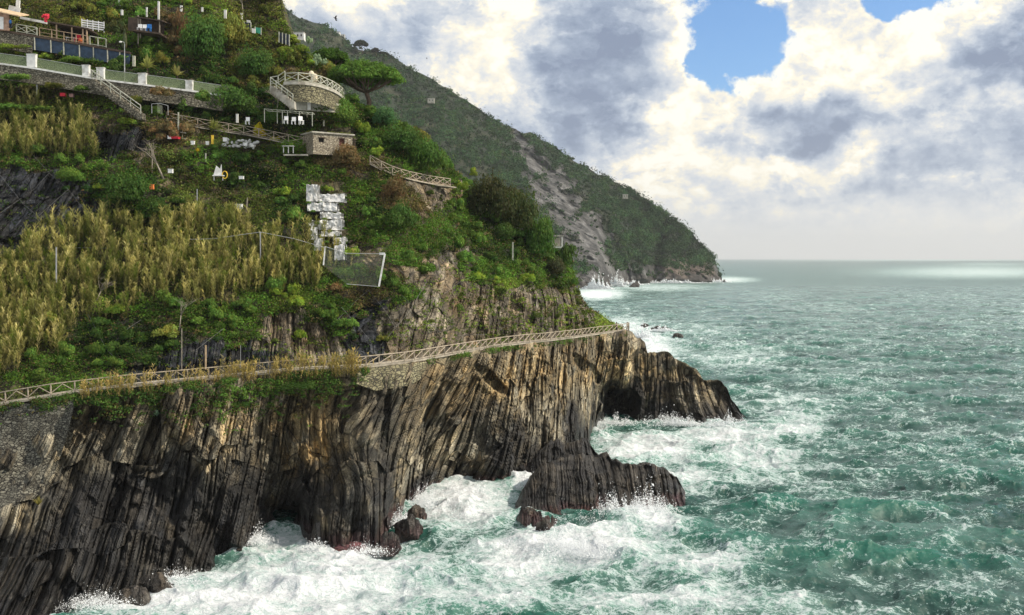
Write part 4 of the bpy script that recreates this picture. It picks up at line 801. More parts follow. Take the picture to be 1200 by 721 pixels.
c = c * (.78 + .65 * pw_)[:, None] * r.uniform(.65, 1.4, (len(px), 1)); mixk = r.random(len(px)); c[mixk < .10] = np.array(G_LM) * .55; c[(mixk > .10) & (mixk < .19)] = np.array(G_BR) * .8; c[(mixk > .19) & (mixk < .21)] = (.22, .18, .09)
Dd = hillD(px, py); sc = r.lognormal(-.22, .5, len(px)); cen = P(px, py, Dd - .1); rad = np.stack([sc * 1.0, sc * .8, sc * .62], -1) * .85
v, cl = leafcloud(cen, rad, 18, .125 * (Dd / 140), c, r, shell=.3)
o = link("ground_cover", np_mesh("ground_cover", v, quads(len(v) // 4), M['leaf'], cl)); tag(o, "mixed low plants and ivy carpeting the terraced hillside", kind='stuff')

# cane reeds with feathery tops
def reeds(px, py, Dd, hgt, name, label, nb=48, col=(.54, .47, .21), wid=.037, green=.55, lean=.16, mat='dry'):
    n = len(px); base = P(px, py, Dd); h = hgt * r.uniform(.55, 1.3, n) * (1 + .35 * fbm(np.stack([px / 13, py / 9, px * 0], -1), 1.0, 2, 60.0)); ln = np.stack([r.normal(.05, lean, n), r.normal(0, lean, n), np.ones(n)], -1)
    t = r.random((n, nb)) ** .65; ang_ = r.uniform(0, 6.28, (n, nb)); out_ = r.uniform(.0, .09, (n, nb)) * h[:, None] * (.25 + np.sin(np.clip(t, 0, 1) * 2.6))
    c0 = base[:, None, :] + ln[:, None, :] * (t * h[:, None])[..., None]; dirv = np.stack([np.cos(ang_), np.sin(ang_), r.uniform(1.4, 4.2, (n, nb))], -1); dirv = unit(dirv + ln[:, None, :] * .3)
    L = (h[:, None] * r.uniform(.12, .26, (n, nb)))[..., None]; c1 = c0 + dirv * L * .6; c1[..., 0] += np.cos(ang_) * out_ * .5; c1[..., 1] += np.sin(ang_) * out_ * .5; c2 = c1 + (dirv * .6 + np.stack([np.cos(ang_), np.sin(ang_), -.3 + 0 * ang_], -1) * .35) * L * .7
    sd_ = unit(np.stack([-np.sin(ang_), np.cos(ang_), 0 * ang_], -1) + r.normal(0, .3, (n, nb, 3))) * (wid * r.uniform(.6, 1.4, (n, nb)))[..., None]
    v = np.stack([c0, c1 + sd_, c2, c1 - sd_], 2).reshape(-1, 3)
    cc = np.array(col) * r.uniform(.55, 1.35, (n, 1)); gm = r.random((n, 1)) * green * 2; cc = cc * (1 - gm) + np.array((.12, .155, .03)) * gm
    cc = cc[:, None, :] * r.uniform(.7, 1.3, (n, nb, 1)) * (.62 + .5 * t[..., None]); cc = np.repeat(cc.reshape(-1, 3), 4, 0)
    o = link(name, np_mesh(name, v, quads(len(v) // 4), M[mat], cc)); tag(o, label, kind='stuff')
n = 22000; px = r.uniform(-120, 420, n); py = r.uniform(105, 440, n); k = zone(px, py) == ZN.index('reed'); px, py = px[k], py[k]
q = fbm(np.stack([px / 10, py / 9, px * 0], -1), 1.0, 3, 77.0); k = r.random(len(px)) < np.clip(.6 + 1.7 * q, .08, 1); px, py = px[k], py[k] + 7
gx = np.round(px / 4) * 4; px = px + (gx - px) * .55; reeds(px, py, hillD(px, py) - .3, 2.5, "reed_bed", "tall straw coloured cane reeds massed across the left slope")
# dry grass tufts on the outer edge of the walkway
n = 1300; px = np.concatenate([r.uniform(92, 425, n), r.normal(408, 12, 160)]); q = fbm(np.stack([px / 7, px * 0, px * 0], -1), 1.0, 3, 7.0); k = r.random(len(px)) < np.clip(.5 + .6 * q + .25 * (px > 255), .12, 1); px = px[k]
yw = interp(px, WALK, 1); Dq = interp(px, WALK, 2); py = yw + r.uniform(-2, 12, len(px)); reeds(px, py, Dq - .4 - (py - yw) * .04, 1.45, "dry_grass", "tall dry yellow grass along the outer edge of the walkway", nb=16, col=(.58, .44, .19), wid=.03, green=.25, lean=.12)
# green plants hanging over the cliff edge
n = 5200; px = np.concatenate([r.uniform(-120, 430, n), r.uniform(500, 735, 500)]); yw = interp(px, WALK, 1); dn = np.abs(r.normal(0, 1, len(px))) * np.interp(px, [-120, 0, 60, 120, 260, 330, 410, 430, 735], [4, 7, 8, 14, 24, 20, 17, 3, 3]); py = yw + 2 + dn
q = fbm(np.stack([px / 14, py / 10, px * 0], -1), 1.0, 3, 5.0); k = (r.random(len(px)) < np.clip(.6 + 1.3 * q, 0, 1)); px, py, q = px[k], py[k], q[k]
Dd, *_ = cliffD(px, py); c = np.where((q > .25)[:, None], np.array([G_MD]), np.array([G_DK])) * r.uniform(.6, 1.5, (len(px), 1)); kk = r.random(len(px)); c[kk < .25] = (.12, .11, .04)
sc = r.lognormal(-.75, .35, len(px)); v, cl = leafcloud(P(px, py, np.minimum(Dd, interp(px, WALK, 2) - .2) - .2), np.stack([sc, sc * .6, sc * .7], -1), 16, .10, c, r, shell=.2)
o = link("edge_plants", np_mesh("edge_plants", v, quads(len(v) // 4), M['leaf'], cl)); tag(o, "green creepers and weeds hanging over the cliff edge", kind='stuff')

# distant woodland on the headland
n = 24000; px = r.uniform(300, 846, n); yf_ = interp(px, FAR, 1); ys_ = interp(px, FAR, 2); py = ys_ - .5 + (yf_ - ys_ - 6) * r.random(n) ** 1.0; fr = farrock(px, py); q = fbm(np.stack([px / 12, py / 9, px * 0], -1), 1.0, 4, 3.0)
k = (r.random(n) < (1 - fr) * np.clip(.75 + .9 * q, .12, 1)) | (r.random(n) < .03); px, py, q = px[k], py[k], q[k]; Dd = farD(px, py); sc = r.lognormal(1.25, .42, len(px)) * (Dd / 1150)
c = np.array((.028, .066, .025)) * (1 + .8 * q)[:, None] * r.uniform(.7, 1.3, (len(px), 1)); kk = r.random(len(px)); c[kk < .2] *= (1.5, 1.2, .9)
v, cl = leafcloud(P(px, py, Dd - 1), np.stack([sc, sc, sc * .9], -1), 26, 1.15, c, r, shell=.45)
o = link("far_woodland", np_mesh("far_woodland", v, quads(len(v) // 4), M['farleaf'], cl)); tag(o, "dark woodland and scrub covering the far headland", kind='stuff')

# ---------------------------------------------------------------- trees
def pine(px, pyb, D, cx, cy, wpx, hpx, label, dens=1.0, limbs=9, col=(.050, .105, .016), name="stone_pine", leaf=.19):
    t = empty(name, V(px, pyb, D), label, 'tree'); sc = D / F; b = V(px, pyb + 2, D); top = V(cx, cy, D); R_ = wpx * sc / 2; hh = hpx * sc
    rr = np.random.default_rng(int(px * 7 + pyb)); mb = MB(); fork = b.lerp(top, .48) + Vector((-.02 * R_, 0, 0)); tw = max(.035 * R_ * 1.6, .05)
    mb.tube([b, b.lerp(fork, .5) + Vector((.05 * R_, 0, 0)), fork], [tw * 1.5, tw * 1.15, tw], 8); tr_ = mb.build('trunk', M['bark'], t, True)
    mb = MB()
    for i in range(limbs):
        a = i / limbs * 6.283 + rr.uniform(-.3, .3); q = R_ * rr.uniform(.45, .88); e = Vector((top.x + math.cos(a) * q, top.y + math.sin(a) * q * .9, top.z - hh * .30 + rr.uniform(0, .2) * hh)); md = fork.lerp(e, .5) + Vector((0, 0, -.06 * R_))
        mb.tube([fork, md, e], [tw * .75, tw * .45, tw * .15], 5)
        for s_ in (-1, 1): e2 = e + Vector((math.cos(a + s_) * R_ * .25, math.sin(a + s_) * R_ * .25, hh * .15)); mb.tube([md, md.lerp(e2, .55) + Vector((0, 0, -.03 * R_)), e2], [tw * .35, tw * .22, tw * .08], 4)
    mb.build('limbs', M['bark'], t, True)
    N = int(130 * dens); a = rr.uniform(0, 6.28, N); q = np.sqrt(rr.random(N)) * R_ * .92; cen = np.stack([top.x + np.cos(a) * q, top.y + np.sin(a) * q * .9, top.z - .25 * hh + (1 - (q / R_) ** 2) * hh * .38 + rr.uniform(-.08, .08, N) * hh], -1)
    rad = np.stack([rr.uniform(.13, .24, N) * R_] * 2 + [rr.uniform(.16, .26, N) * hh], -1); cols = np.array(col) * rr.uniform(.6, 1.5, (N, 1))
    v, cl = leafcloud(cen, rad, 190, leaf, cols, rr, shell=.4); v = v - np.array(t.location); me = np_mesh('crown', v, quads(len(v) // 4), M['leaf'], cl); link('crown', me, t)
pine(432, 127, 157, 428, 86, 82, 36, "large stone pine with a flat umbrella crown right of the lookout terrace", 1.8, 11, (.085, .165, .028))
pine(392, 92, 163, 387, 66, 42, 26, "smaller stone pine half hidden behind the lookout and the large pine", 1.0)
pine(425, 61, 1338, 423, 51, 16, 10, "taller of the two lone trees on the far ridge line", .5, 5, (.02, .03, .012), "ridge_tree", 1.0)
pine(441, 64, 1338, 440, 58.5, 9, 6, "small round tree to the right of the tall one on the far ridge", .4, 4, (.03, .025, .015), "ridge_tree", .8)
def bare_tree(px, py, hpx, label, lean=0.0, n=7, spread=.5, th=.07, mat='barewood', D=None, sub=5):
    b = HV(px, py, .6) if D is None else V(px, py, D); sc = b.y / F; h = hpx * sc; rr = random.Random(int(px * 3)); t = empty('bare_tree', b, label, 'tree'); mb = MB(); fork = b + Vector((lean * h * .4, 0, h * .4)); mb.tube([b - Vector((0, 0, .3)), fork], [th * 1.6, th], 6); mb.build('trunk', M[mat], t, True); mb = MB()
    for i in range(n):
        e = fork + Vector(((rr.uniform(-1, 1) * spread + lean * .6) * h, rr.uniform(-.4, .4) * h * spread, rr.uniform(.3, .65) * h)); m_ = fork.lerp(e, .5) + Vector((rr.uniform(-.05, .05) * h, 0, .05 * h)); mb.tube([fork, m_, e], [th * .7, th * .45, th * .18], 4)
        for j in range(sub): s_ = m_.lerp(e, rr.random()); mb.tube([s_, s_ + Vector((rr.uniform(-.25, .25) * h, rr.uniform(-.15, .15) * h, rr.uniform(-.05, .25) * h))], [th * .3, th * .12], 3)
    mb.build('branches', M[mat], t, True)
bare_tree(325, 128, 26, "pale leafless tree in front of the lookout's stone wall", .1, 12, .75, .07, sub=8); bare_tree(360, 135, 24, "leafless tree under the right half of the lookout", -.1, 10, .6, .06, sub=8)
bare_tree(192, 208, 40, "bare leaning tree left of the junk chair", -.5, 5, .25, .09); bare_tree(178, 200, 36, "thinner bare tree at the edge of the brown terrace", .05, 5, .3, .06); bare_tree(285, 15, 26, "thin bare tree near the topmost skyline", -.1, 6, .3, .05); bare_tree(210, 385, 38, "dead twisted shrub with bare limbs on the lower slope", .15, 6, .4, .05); bare_tree(112, 352, 26, "fallen bare canes crossing the middle of the reed bed", .6, 6, .5, .05)
def rosette(px, py, wpx, label, col, name, n=34, D=None, up=.5, mat='leafo', stem=0.0, cat='plant'):
    b = HV(px, py, .7) if D is None else V(px, py, D); sc = b.y / F; R_ = wpx * sc / 2; rr = np.random.default_rng(int(px * 5)); o0 = np.array(b) + np.array([0, 0, stem])
    a = rr.uniform(0, 6.28, n); e = rr.uniform(.05, 1, n); d = np.stack([np.cos(a) * np.cos(e * 1.4), np.sin(a) * np.cos(e * 1.4), np.sin(e * 1.4) + up * .3], -1); L = R_ * rr.uniform(.75, 1.15, (n, 1)); mid = d * L * .55; tip = d * L + np.array([0, 0, -1]) * L * .25 * (1 - e[:, None]); s_ = np.stack([-np.sin(a), np.cos(a), 0 * a], -1) * R_ * .075
    v = np.stack([np.zeros((n, 3)), mid + s_, tip, mid - s_], 1).reshape(-1, 3) + np.array([0, 0, stem]); cl = np.repeat(rr.uniform(.7, 1.3, (n, 1)) * np.ones((1, 3)), 4, 0)
    if stem:
        t = empty(name, b, label, cat); o = link('leaves', np_mesh('leaves', v, quads(n), M[mat], cl), t); o.color = (*col, 1); mb = MB(); mb.tube([b - Vector((0, 0, .3)), b + Vector((0, 0, stem))], [.12, .09]); mb.build('stem', M['bark'], t)
    else:
        t = link(name, np_mesh(name, v, quads(n), M[mat], cl)); t.location = b; t.color = (*col, 1); tag(t, label, cat)
rosette(241, 483, 20, "spiky blue grey agave on the cliff edge below the dry grass", (.16, .26, .26), 'agave', D=float(interp(np.array(241.), WALK, 2)) - 1.6); rosette(184, 487, 12, "small grey green agave left of the blue agave", (.14, .22, .16), 'agave', D=float(interp(np.array(184.), WALK, 2)) - 1.4)
rosette(173, 88, 28, "pale yellow green yucca above the road wall, left of two", (.34, .36, .12), 'yucca', 60, stem=1.0); rosette(208, 96, 24, "pale yucca behind the road's last two pillars, right of two", (.34, .33, .14), 'yucca', 50, stem=.9); rosette(251, 152, 26, "spiky yellow tipped plant against the middle railing", (.24, .26, .08), 'yucca', 60); rosette(232, 178, 9, "tiny yellow flowering plant in the vegetable plots", (.5, .36, .03), 'flowering_plant', 30)
rosette(45, 592, 14, "lone tuft of yellow grass on the lower left stone face", (.30, .26, .08), 'grass_tuft', 40, D=float(cliffD(np.array([45.]), np.array([592.]))[0][0]) - .5, up=2.5)
def cactus(px, py, hpx, label):
    b = HV(px, py, .6); sc = b.y / F; rr = random.Random(px); mb = MB(); pts = [(0, 0)]
    for i in range(26):
        x, z = rr.choice(pts); x2 = x + rr.uniform(-.14, .14) * hpx * sc; z2 = z + rr.uniform(.06, .16) * hpx * sc; 
        if z2 < hpx * sc: pts.append((x2, z2)); mb.ball(b + Vector((x2, rr.uniform(-.4, .4), z2)), (.2, .07, .27), 7, 5)
    o = mb.build('prickly_pear', M['cactus'], None, True); tag(o, label, 'cactus', 'prickly pears near the lookout')
M['cactus'] = simple('cactus_skin', (.17, .25, .12), .6, .3, 3, .1)
cactus(370, 78, 22, "grey green prickly pear cactus left of the two behind the lookout"); cactus(383, 82, 22, "prickly pear cactus right of the two behind the lookout"); cactus(362, 50, 10, "small prickly pear by the far left white house"); cactus(248, 110, 12, "prickly pear at the right end of the pillar road")
# ---------------------------------------------------------------- walkway
wx = np.arange(-418, 738, 6.0)
def walkline(px, dD=0.0, dz=0.0):
    y = interp(px, WALK, 1); D = interp(px, WALK, 2); q = P(px, y, D); q[..., 1] += dD; q[..., 2] += dz; return q
pv = np.stack([walkline(wx, -.22, -.14), walkline(wx, -.22, .06), walkline(wx, 3.4, .06), walkline(wx, 3.4, -.5)])
me = np_mesh("path", pv.reshape(-1, 3), grid_faces(4, len(wx)), M['path']); o = link("path", me); tag(o, "narrow concrete walkway along the top of the sea cliff", kind='structure')
def railing(pts, h, sp, label, mat='wood', name='wooden_railing', pw=.13, brace='X', mid=False, group=None):
    """pts: world polyline of the foot of the fence"""
    pts = [Vector(p) for p in pts]; L = [0]
    for a, b in zip(pts, pts[1:]): L.append(L[-1] + (b - a).length)
    def at(d):
        for i in range(len(pts) - 1):
            if d <= L[i + 1] + 1e-6: return pts[i].lerp(pts[i + 1], (d - L[i]) / max(L[i + 1] - L[i], 1e-6))
        return pts[-1].copy()
    n = max(1, round(L[-1] / sp)); ps = [at(L[-1] * i / n) for i in range(n + 1)]; t = empty(name, pts[0], label, 'railing', group)
    up = Vector((0, 0, 1))
    for p in ps:
        mb = MB(); mb.bar(p - up * .15, p + up * (h + .03), pw); mb.build('post', M[mat], t)
    hr = MB(); br = MB()
    for a, b in zip(ps, ps[1:]):
        hr.bar(a + up * (h + .09), b + up * (h + .09), pw * 1.1, pw * .8); br.bar(a + up * .16, b + up * .16, pw * .8, pw * .6)
    hr.build('handrail', M[mat], t); br.build('bottom_rail', M[mat], t)
    for i, (a, b) in enumerate(zip(ps, ps[1:])):
        mb = MB()
        f = Vector((0, -pw * .55, 0))
        if brace == 'X': mb.bar(a + up * .22 + f, b + up * (h - .05) + f, pw * .62); mb.bar(a + up * (h - .05), b + up * .22, pw * .62)
        elif brace == '/': mb.bar(a + up * .22 + f, b + up * (h - .05) + f, pw * .7)
        elif brace == 'K': m_ = a.lerp(b, .5); mb.bar(a + up * .22 + f, m_ + up * (h - .03) + f, pw * .62); mb.bar(b + up * .22 + f, m_ + up * (h - .03) + f, pw * .62)
        elif brace == '-': mb.bar(a + up * h * .52, b + up * h * .52, pw * .5)
        mb.build('brace', M[mat], t)
    return t
xs = np.concatenate([np.arange(412, 738, 4.0)]); railing(walkline(xs, -.08, .06), 1.12, 1.95, "long wooden railing with slanting braces along the right half of the walkway", pw=.12, brace='/')
xs = np.arange(-70, 412, 6.0); railing(walkline(xs, -.08, .06), 1.12, 2.3, "wooden walkway railing at lower left, half buried in dry grass", pw=.11, brace='K')
q = walkline(np.array([737.]), 0, .06)[0]; railing([q, q + np.array([.2, 1.6, 0]), q + np.array([.0, 3.2, 0])], 1.12, 1.6, "short end rail closing the walkway beside the sea", pw=.15)
# stone retaining walls under the walkway
def facewall(px0, px1, ytop, ybot, off, label, mat='drystone', thick=.5):
    xs = np.linspace(px0, px1, 90); ts_ = np.linspace(0, 1, 40); X, T = np.meshgrid(xs, ts_); yt_ = np.interp(xs, *ytop); yb_ = np.interp(xs, *ybot); Y = yt_ + (yb_ - yt_) * T
    Dt = interp(X, WALK, 2); D = Dt - .35 - T * off - .12 * fbm(P(X, Y, Dt), .8, 3, 3.0)
    # follow the rock: never sink behind it
    Dc = cliffD(X, Y)[0]; Dk = np.array([np.convolve(np.pad(r_, 8, 'edge'), np.ones(17) / 17, 'valid') for r_ in Dc]); D = np.where(T < .12, D, np.minimum(D, Dk - .25)); D = np.array([np.convolve(np.pad(c_, 4, 'edge'), np.ones(9) / 9, 'valid') for c_ in D.T]).T
    A = P(X, Y, D); B = A[::-1].copy(); B[..., 1] += thick + 1.0; allv = np.concatenate([A[::-1], B[::-1]]); me = np_mesh('stone_wall', allv.reshape(-1, 3), grid_faces(len(allv), len(xs)), M[mat]); o = link('stone_wall', me); tag(o, label, 'wall')
facewall(418, 500, ([418, 500], [433, 424]), ([418, 440, 480, 492, 500], [450, 458, 452, 445, 430]), .4, "rough yellowish stone retaining wall under the start of the right railing", 'stone')
facewall(-70, 86, ([-70, 86], [488, 465]), ([-70, 0, 40, 62, 76, 86], [640, 600, 585, 560, 520, 480]), 1.5, "old dark stone retaining wall below the left railing", 'darkstone')
# ---------------------------------------------------------------- pillar road and its wall, upper left
ROAD = [(-60, 68), (0, 77), (42, 82.5), (104, 93), (122, 96), (170, 102), (225, 109), (272, 116)]
def road(px): return np.interp(px, [a for a, b in ROAD], [b for a, b in ROAD])
rd = lambda px: float(np.interp(px, [-60, 0, 150, 225, 272], [143.5, 143.5, 144.2, 145.2, 146.2]))
def RV(px, dy=0.0, dD=0.0, dz=0.0): q = V(px, road(px) + dy, rd(px)); q.y += dD; q.z += dz; return q
mb = MB(); xs = list(range(-60, 273, 12))
for a, b in zip(xs, xs[1:]): mb.bar(RV(a, 0, 1.0, -.3), RV(b, 0, 1.0, -.3), 3.6, .5)
o = mb.build('road', M['path']); tag(o, "narrow concrete lane crossing the upper left slope", kind='structure')
t = empty('retaining_wall', RV(-60), "stone retaining wall with a pale coping carrying the upper lane", 'wall')
mb = MB()
for a, b in zip(xs, xs[1:]): mb.bar(RV(a, 0, -1.0, -1.05), RV(b, 0, -1.0, -1.05), .7, 2.0)
mb.build('stonework', M['drystone'], t); mb = MB()
for a, b in zip(xs, xs[1:]): mb.bar(RV(a, 0, -1.05, .09), RV(b, 0, -1.05, .09), .85, .24)
mb.build('coping', M['white'], t)
pl = [(42, 1.75, 1.25, "widest white pillar, leftmost of those on the upper lane"), (105, 1.5, .95, "white pillar just left of the lane steps"), (122, 1.5, 1.05, "white pillar just right of the lane steps"), (170.5, 1.45, 1.1, "white pillar on the lane below the pale yuccas"), (225, 1.3, 1.0, "rightmost white pillar at the lane's end")]
for px, h, w, lb in pl:
    mb = MB(); p = RV(px, 0, -1.06); mb.box(p + Vector((0, 0, h / 2 + .215)), (w, .6, h)); mb.box(p + Vector((0, 0, h + .26)), (w + .1, .7, .09)); o = mb.build('pillar', M['white']); tag(o, lb, 'pillar', 'white pillars along the upper lane')
def net_fence(a, b, label, posts=6, h=1.35):
    t = empty('net_fence', RV(a, 0, -1.0, .2), label, 'fence', 'mesh fences along the upper lane'); mb = MB(); xs_ = np.linspace(a, b, 8)
    for p, q in zip(xs_, xs_[1:]): mb.bar(RV(p, 0, -.95, .24 + h / 2), RV(q, 0, -.95, .24 + h / 2), .02, h)
    mb.build('mesh', M['net'], t); mb = MB()
    for p, q in zip(xs_, xs_[1:]): mb.bar(RV(p, 0, -.95, .26 + h), RV(q, 0, -.95, .26 + h), .05)
    mb.build('top_wire', M['metal'], t)
net_fence(-55, 37, "green mesh fence on the lane wall left of the widest pillar"); net_fence(47, 101, "green mesh fence between the widest pillar and the lane steps"); net_fence(126, 166, "green mesh fence between the steps and the yucca pillar"); net_fence(175, 221, "green mesh fence between the two rightmost lane pillars"); net_fence(229, 270, "thin mesh fence right of the last lane pillar")
# steps with handrail going down from the lane
S0 = V(108, 92, 142.2); S1 = V(166, 134, 138.5)
t = empty('outdoor_stairs', S1, "stone steps with a wooden handrail coming down from the upper lane", 'stairs'); mb = MB(); n = 16
for i in range(n):
    p = S0.lerp(S1, (i + .5) / n); mb.box(p + Vector((0, .4, -.45)), (.75, 1.3, .9))
mb.build('steps', M['drystone'], t); mb = MB(); up = Vector((0, 0, 1)); f = Vector((0, -.35, 0))
for i in range(6): p = S0.lerp(S1, i / 5) + f; mb.bar(p, p + up * 1.15, .1)
mb.bar(S0 + f + up * 1.15, S1 + f + up * 1.15, .11); mb.bar(S0 + f + up * .6, S1 + f + up * .6, .08); mb.build('handrail', M['palewood'], t)
railing([V(108, 91, 142), V(116, 92, 141.5)], .95, 1.2, "short crossed wooden gate rail at the top of the lane steps", 'palewood', pw=.1)
# middle railings
def line_on(pts, off=.5): return [HV(a, b, off) for a, b in pts]
def strip(pts, name, mat, label, wd=2.2, off=.6):
    """a level footpath that follows the pts, cut into the slope"""
    P_ = [V(a, b, D) for a, b, D in pts]; mb = MB()
    for a, b in zip(P_, P_[1:]): mb.bar(a + Vector((0, wd / 2 - .3, -.1)), b + Vector((0, wd / 2 - .3, -.1)), wd, .14)
    o = mb.build(name, mat); tag(o, label, kind='structure')
def smoothD(pts, off): 
    d = [float(hillD(np.array(float(a)), np.array(float(b)), False)) for a, b in pts]; n = len(d)
    return [(a, b, (d[max(i - 1, 0)] + d[i] + d[min(i + 1, n - 1)]) / 3 - off) for i, (a, b) in enumerate(pts)]
ML = smoothD([(196, 142), (215, 146), (250, 152), (290, 158), (320, 164), (350, 170), (380, 176), (390, 177)], 1.5); MR = smoothD([(434, 192), (447, 199), (462, 206), (480, 211), (505, 216), (528, 219)], 1.6)
strip(ML, 'footpath', M['path'], "footpath behind the middle railing below the hedge"); strip(MR, 'footpath', M['path'], "footpath behind the right middle railing")
railing([V(a, b, D) + Vector((0, -.2, 0)) for a, b, D in ML], 1.1, 2.2, "middle wooden railing below the hedge, ending at the stone hut", pw=.095); railing([V(a, b, D) + Vector((0, -.2, 0)) for a, b, D in MR], 1.15, 1.9, "curving wooden railing sloping down right of the stone hut", pw=.11)
# hooped trellis at the left end of the middle railing
t = empty('trellis', V(178, 131, 139), "arched metal garden gate left of the middle railing", 'gate'); mb = MB(); a, b = V(178, 133, 139), V(197, 135, 139)
mb.tube([a, a + up * 1.3, a.lerp(b, .5) + up * 1.5, b + up * 1.3, b], .045); mb.build('hoop', M['metal'], t); mb = MB(); mb.bar(a.lerp(b, .5) + up * .1, a.lerp(b, .5) + up * 1.35, (b - a).length * .9, .01, up=(1, 0, 0)); mb.build('mesh', M['rocknet'], t)
# ---------------------------------------------------------------- lookout terrace
LKP = [(334, 93, 140), (342, 93.2, 139.6), (350, 94.5, 139.6), (358, 96, 140), (366, 98.2, 140.8), (374, 100.6, 142.2), (382, 103.6, 144.4), (389, 106.6, 147), (395, 109.8, 150), (400, 113.2, 153.2), (404, 117, 157), (405.5, 120, 161)]
lk = [V(a, b, 138.5 + (D - 139.6) * .85) for a, b, D in LKP]; zt = sum(p.z for p in lk) / len(lk)
for p in lk: p.z = zt
LC = lk[4].copy(); t = empty('lookout_terrace', LC, "round stone lookout terrace beside the umbrella pine", 'terrace')
ring_ = lk + [Vector((lk[-1].x - 5, lk[-1].y + 5, zt)), Vector((lk[0].x - 2, lk[-1].y + 5, zt)), Vector((lk[0].x - 1.5, lk[0].y + 6, zt))]; n = len(ring_); cen_ = sum(ring_, Vector()) / n
def rg(p, out_, dz): d_ = (p - cen_); d_.z = 0; return p + d_.normalized() * out_ + Vector((0, 0, dz))
mb = MB(); mb.v = [tuple(rg(p, .35, 0)) for p in ring_] + [tuple(rg(p, .35, -.4)) for p in ring_]
for i in range(n): mb.f.append((i, n + i, n + (i + 1) % n, (i + 1) % n))
mb.f.append(tuple(range(n))); mb.f.append(tuple(range(n, 2 * n))[::-1]); mb.build('slab', M['concrete'], t)
mb = MB(); mb.v = [tuple(rg(p, .15, -.4)) for p in ring_] + [tuple(rg(p, -.1, -2.7)) for p in ring_]
for i in range(n): mb.f.append((i, n + i, n + (i + 1) % n, (i + 1) % n))
mb.build('stone_drum', M['stone'], t)
railing(lk, 1.15, 1.9, "pale grey crossed railing round the lookout terrace", 'palewood', pw=.13)
railing([V(334, 93, 138.4), V(326, 98.5, 139), V(317, 100, 139.6)], 1.0, 1.3, "short pale rail at the head of the lookout steps", 'palewood', brace='-', pw=.12)
S0 = V(318, 100, 139.5); S1 = V(344, 120, 137.8); t = empty('outdoor_stairs', S1, "stone steps with pale rails climbing to the left of the lookout", 'stairs'); mb = MB()
for i in range(11): p = S0.lerp(S1, (i + .5) / 11); mb.box(p + Vector((0, .5, -.5)), (.6, 1.5, 1.0))
mb.build('steps', M['concrete'], t); mb = MB()
for i in range(5): p = S0.lerp(S1, i / 4) + f; mb.bar(p, p + up, .1)
mb.bar(S0 + f + up, S1 + f + up, .11); mb.bar(S0 + f + up * .55, S1 + f + up * .55, .08); mb.build('handrail', M['palewood'], t)
mb = MB(); p0 = V(367, 96, 143); mb.v = []; 
for i in range(3): mb.ball(p0 + Vector((random.uniform(-.25, .25), 0, .35 + i * .38)), (.5 - .05 * i, .4, .45), 9, 7)
o = mb.build('pale_boulder', M['ochre_pale'] if 'ochre_pale' in M else M['concrete'], None, True); tag(o, "pale cream carved stone standing on the lookout terrace", 'stone')
# lower wall, door panel and pergola under the lookout
mb = MB(); a, b = V(340, 123, 138.4), V(399, 127, 148); mb.bar(a, b, .4, 1.3); o = mb.build('garden_wall', M['concrete']); tag(o, "low pale wall at the foot of the lookout's stone drum", 'wall')
mb = MB(); p = V(361, 124, 141.3); mb.box(p, (.75, .08, 1.15)); mb.box(p + Vector((0, -.05, -.45)), (.8, .06, .08)); mb.box(p + Vector((0, -.05, .5)), (.8, .06, .08)); o = mb.build('leaning_board', M['paintwhite']); tag(o, "white board leaning on the low wall under the lookout", 'board')
pg = [V(a, 141 + .08 * (a - 310), 138.5) for a in (310, 325, 331, 337, 351, 366)]; t = empty('garden_pergola', pg[0], "thin white post pergola in front of the wall under the lookout", 'pergola')
for p in pg: mb = MB(); mb.bar(p - up * .3, p + up * 1.55, .09); mb.build('post', M['palewood'], t)
mb = MB(); mb.bar(pg[0] + up * 1.55, pg[-1] + up * 1.55, .07); mb.bar(pg[0] + up * 1.5 + Vector((0, 1.5, 0)), pg[-1] + up * 1.5 + Vector((0, 1.5, 0)), .07)
for i in range(9): q_ = pg[0].lerp(pg[-1], i / 8) + up * 1.58; mb.bar(q_, q_ + Vector((0, 1.6, 0)), .06)
mb.build('beams', M['palewood'], t)
def chair(px, py, D, label, mat='paintwhite', s=1.0, group=None, rz=0.0, tilt=0.0):
    t = empty('garden_chair', V(px, py, D), label, 'chair', group, rz); B = Vector(t.location); mb = MB(); mb.box(B + Vector((0, 0, .43 * s)), (.5 * s, .48 * s, .06 * s)); mb.build('seat', M[mat], t); mb = MB(); mb.box(B + Vector((0, .22 * s, .70 * s)), (.5 * s, .06 * s, .5 * s)); mb.build('backrest', M[mat], t)
    for sx_ in (-1, 1):
        for sy_ in (-1, 1): mb = MB(); mb.bar(B + Vector((sx_ * .21 * s, sy_ * .2 * s, 0)), B + Vector((sx_ * .2 * s, sy_ * .18 * s, .41 * s)), .06 * s); mb.build('leg', M[mat], t)
GC = "white chairs under the garden pergola"
chair(335, 145, 138.2, "white garden chair left of the two under the pergola", group=GC, s=1.1); chair(344, 146, 138.2, "white garden chair right of the two under the pergola", group=GC, s=1.1); chair(353, 146, 138.2, "white garden chair under the leafless tree below the lookout", group=GC, rz=.6, s=1.2); chair(290, 146, 141.5, "white chair by the hedge's right end", s=1.1)
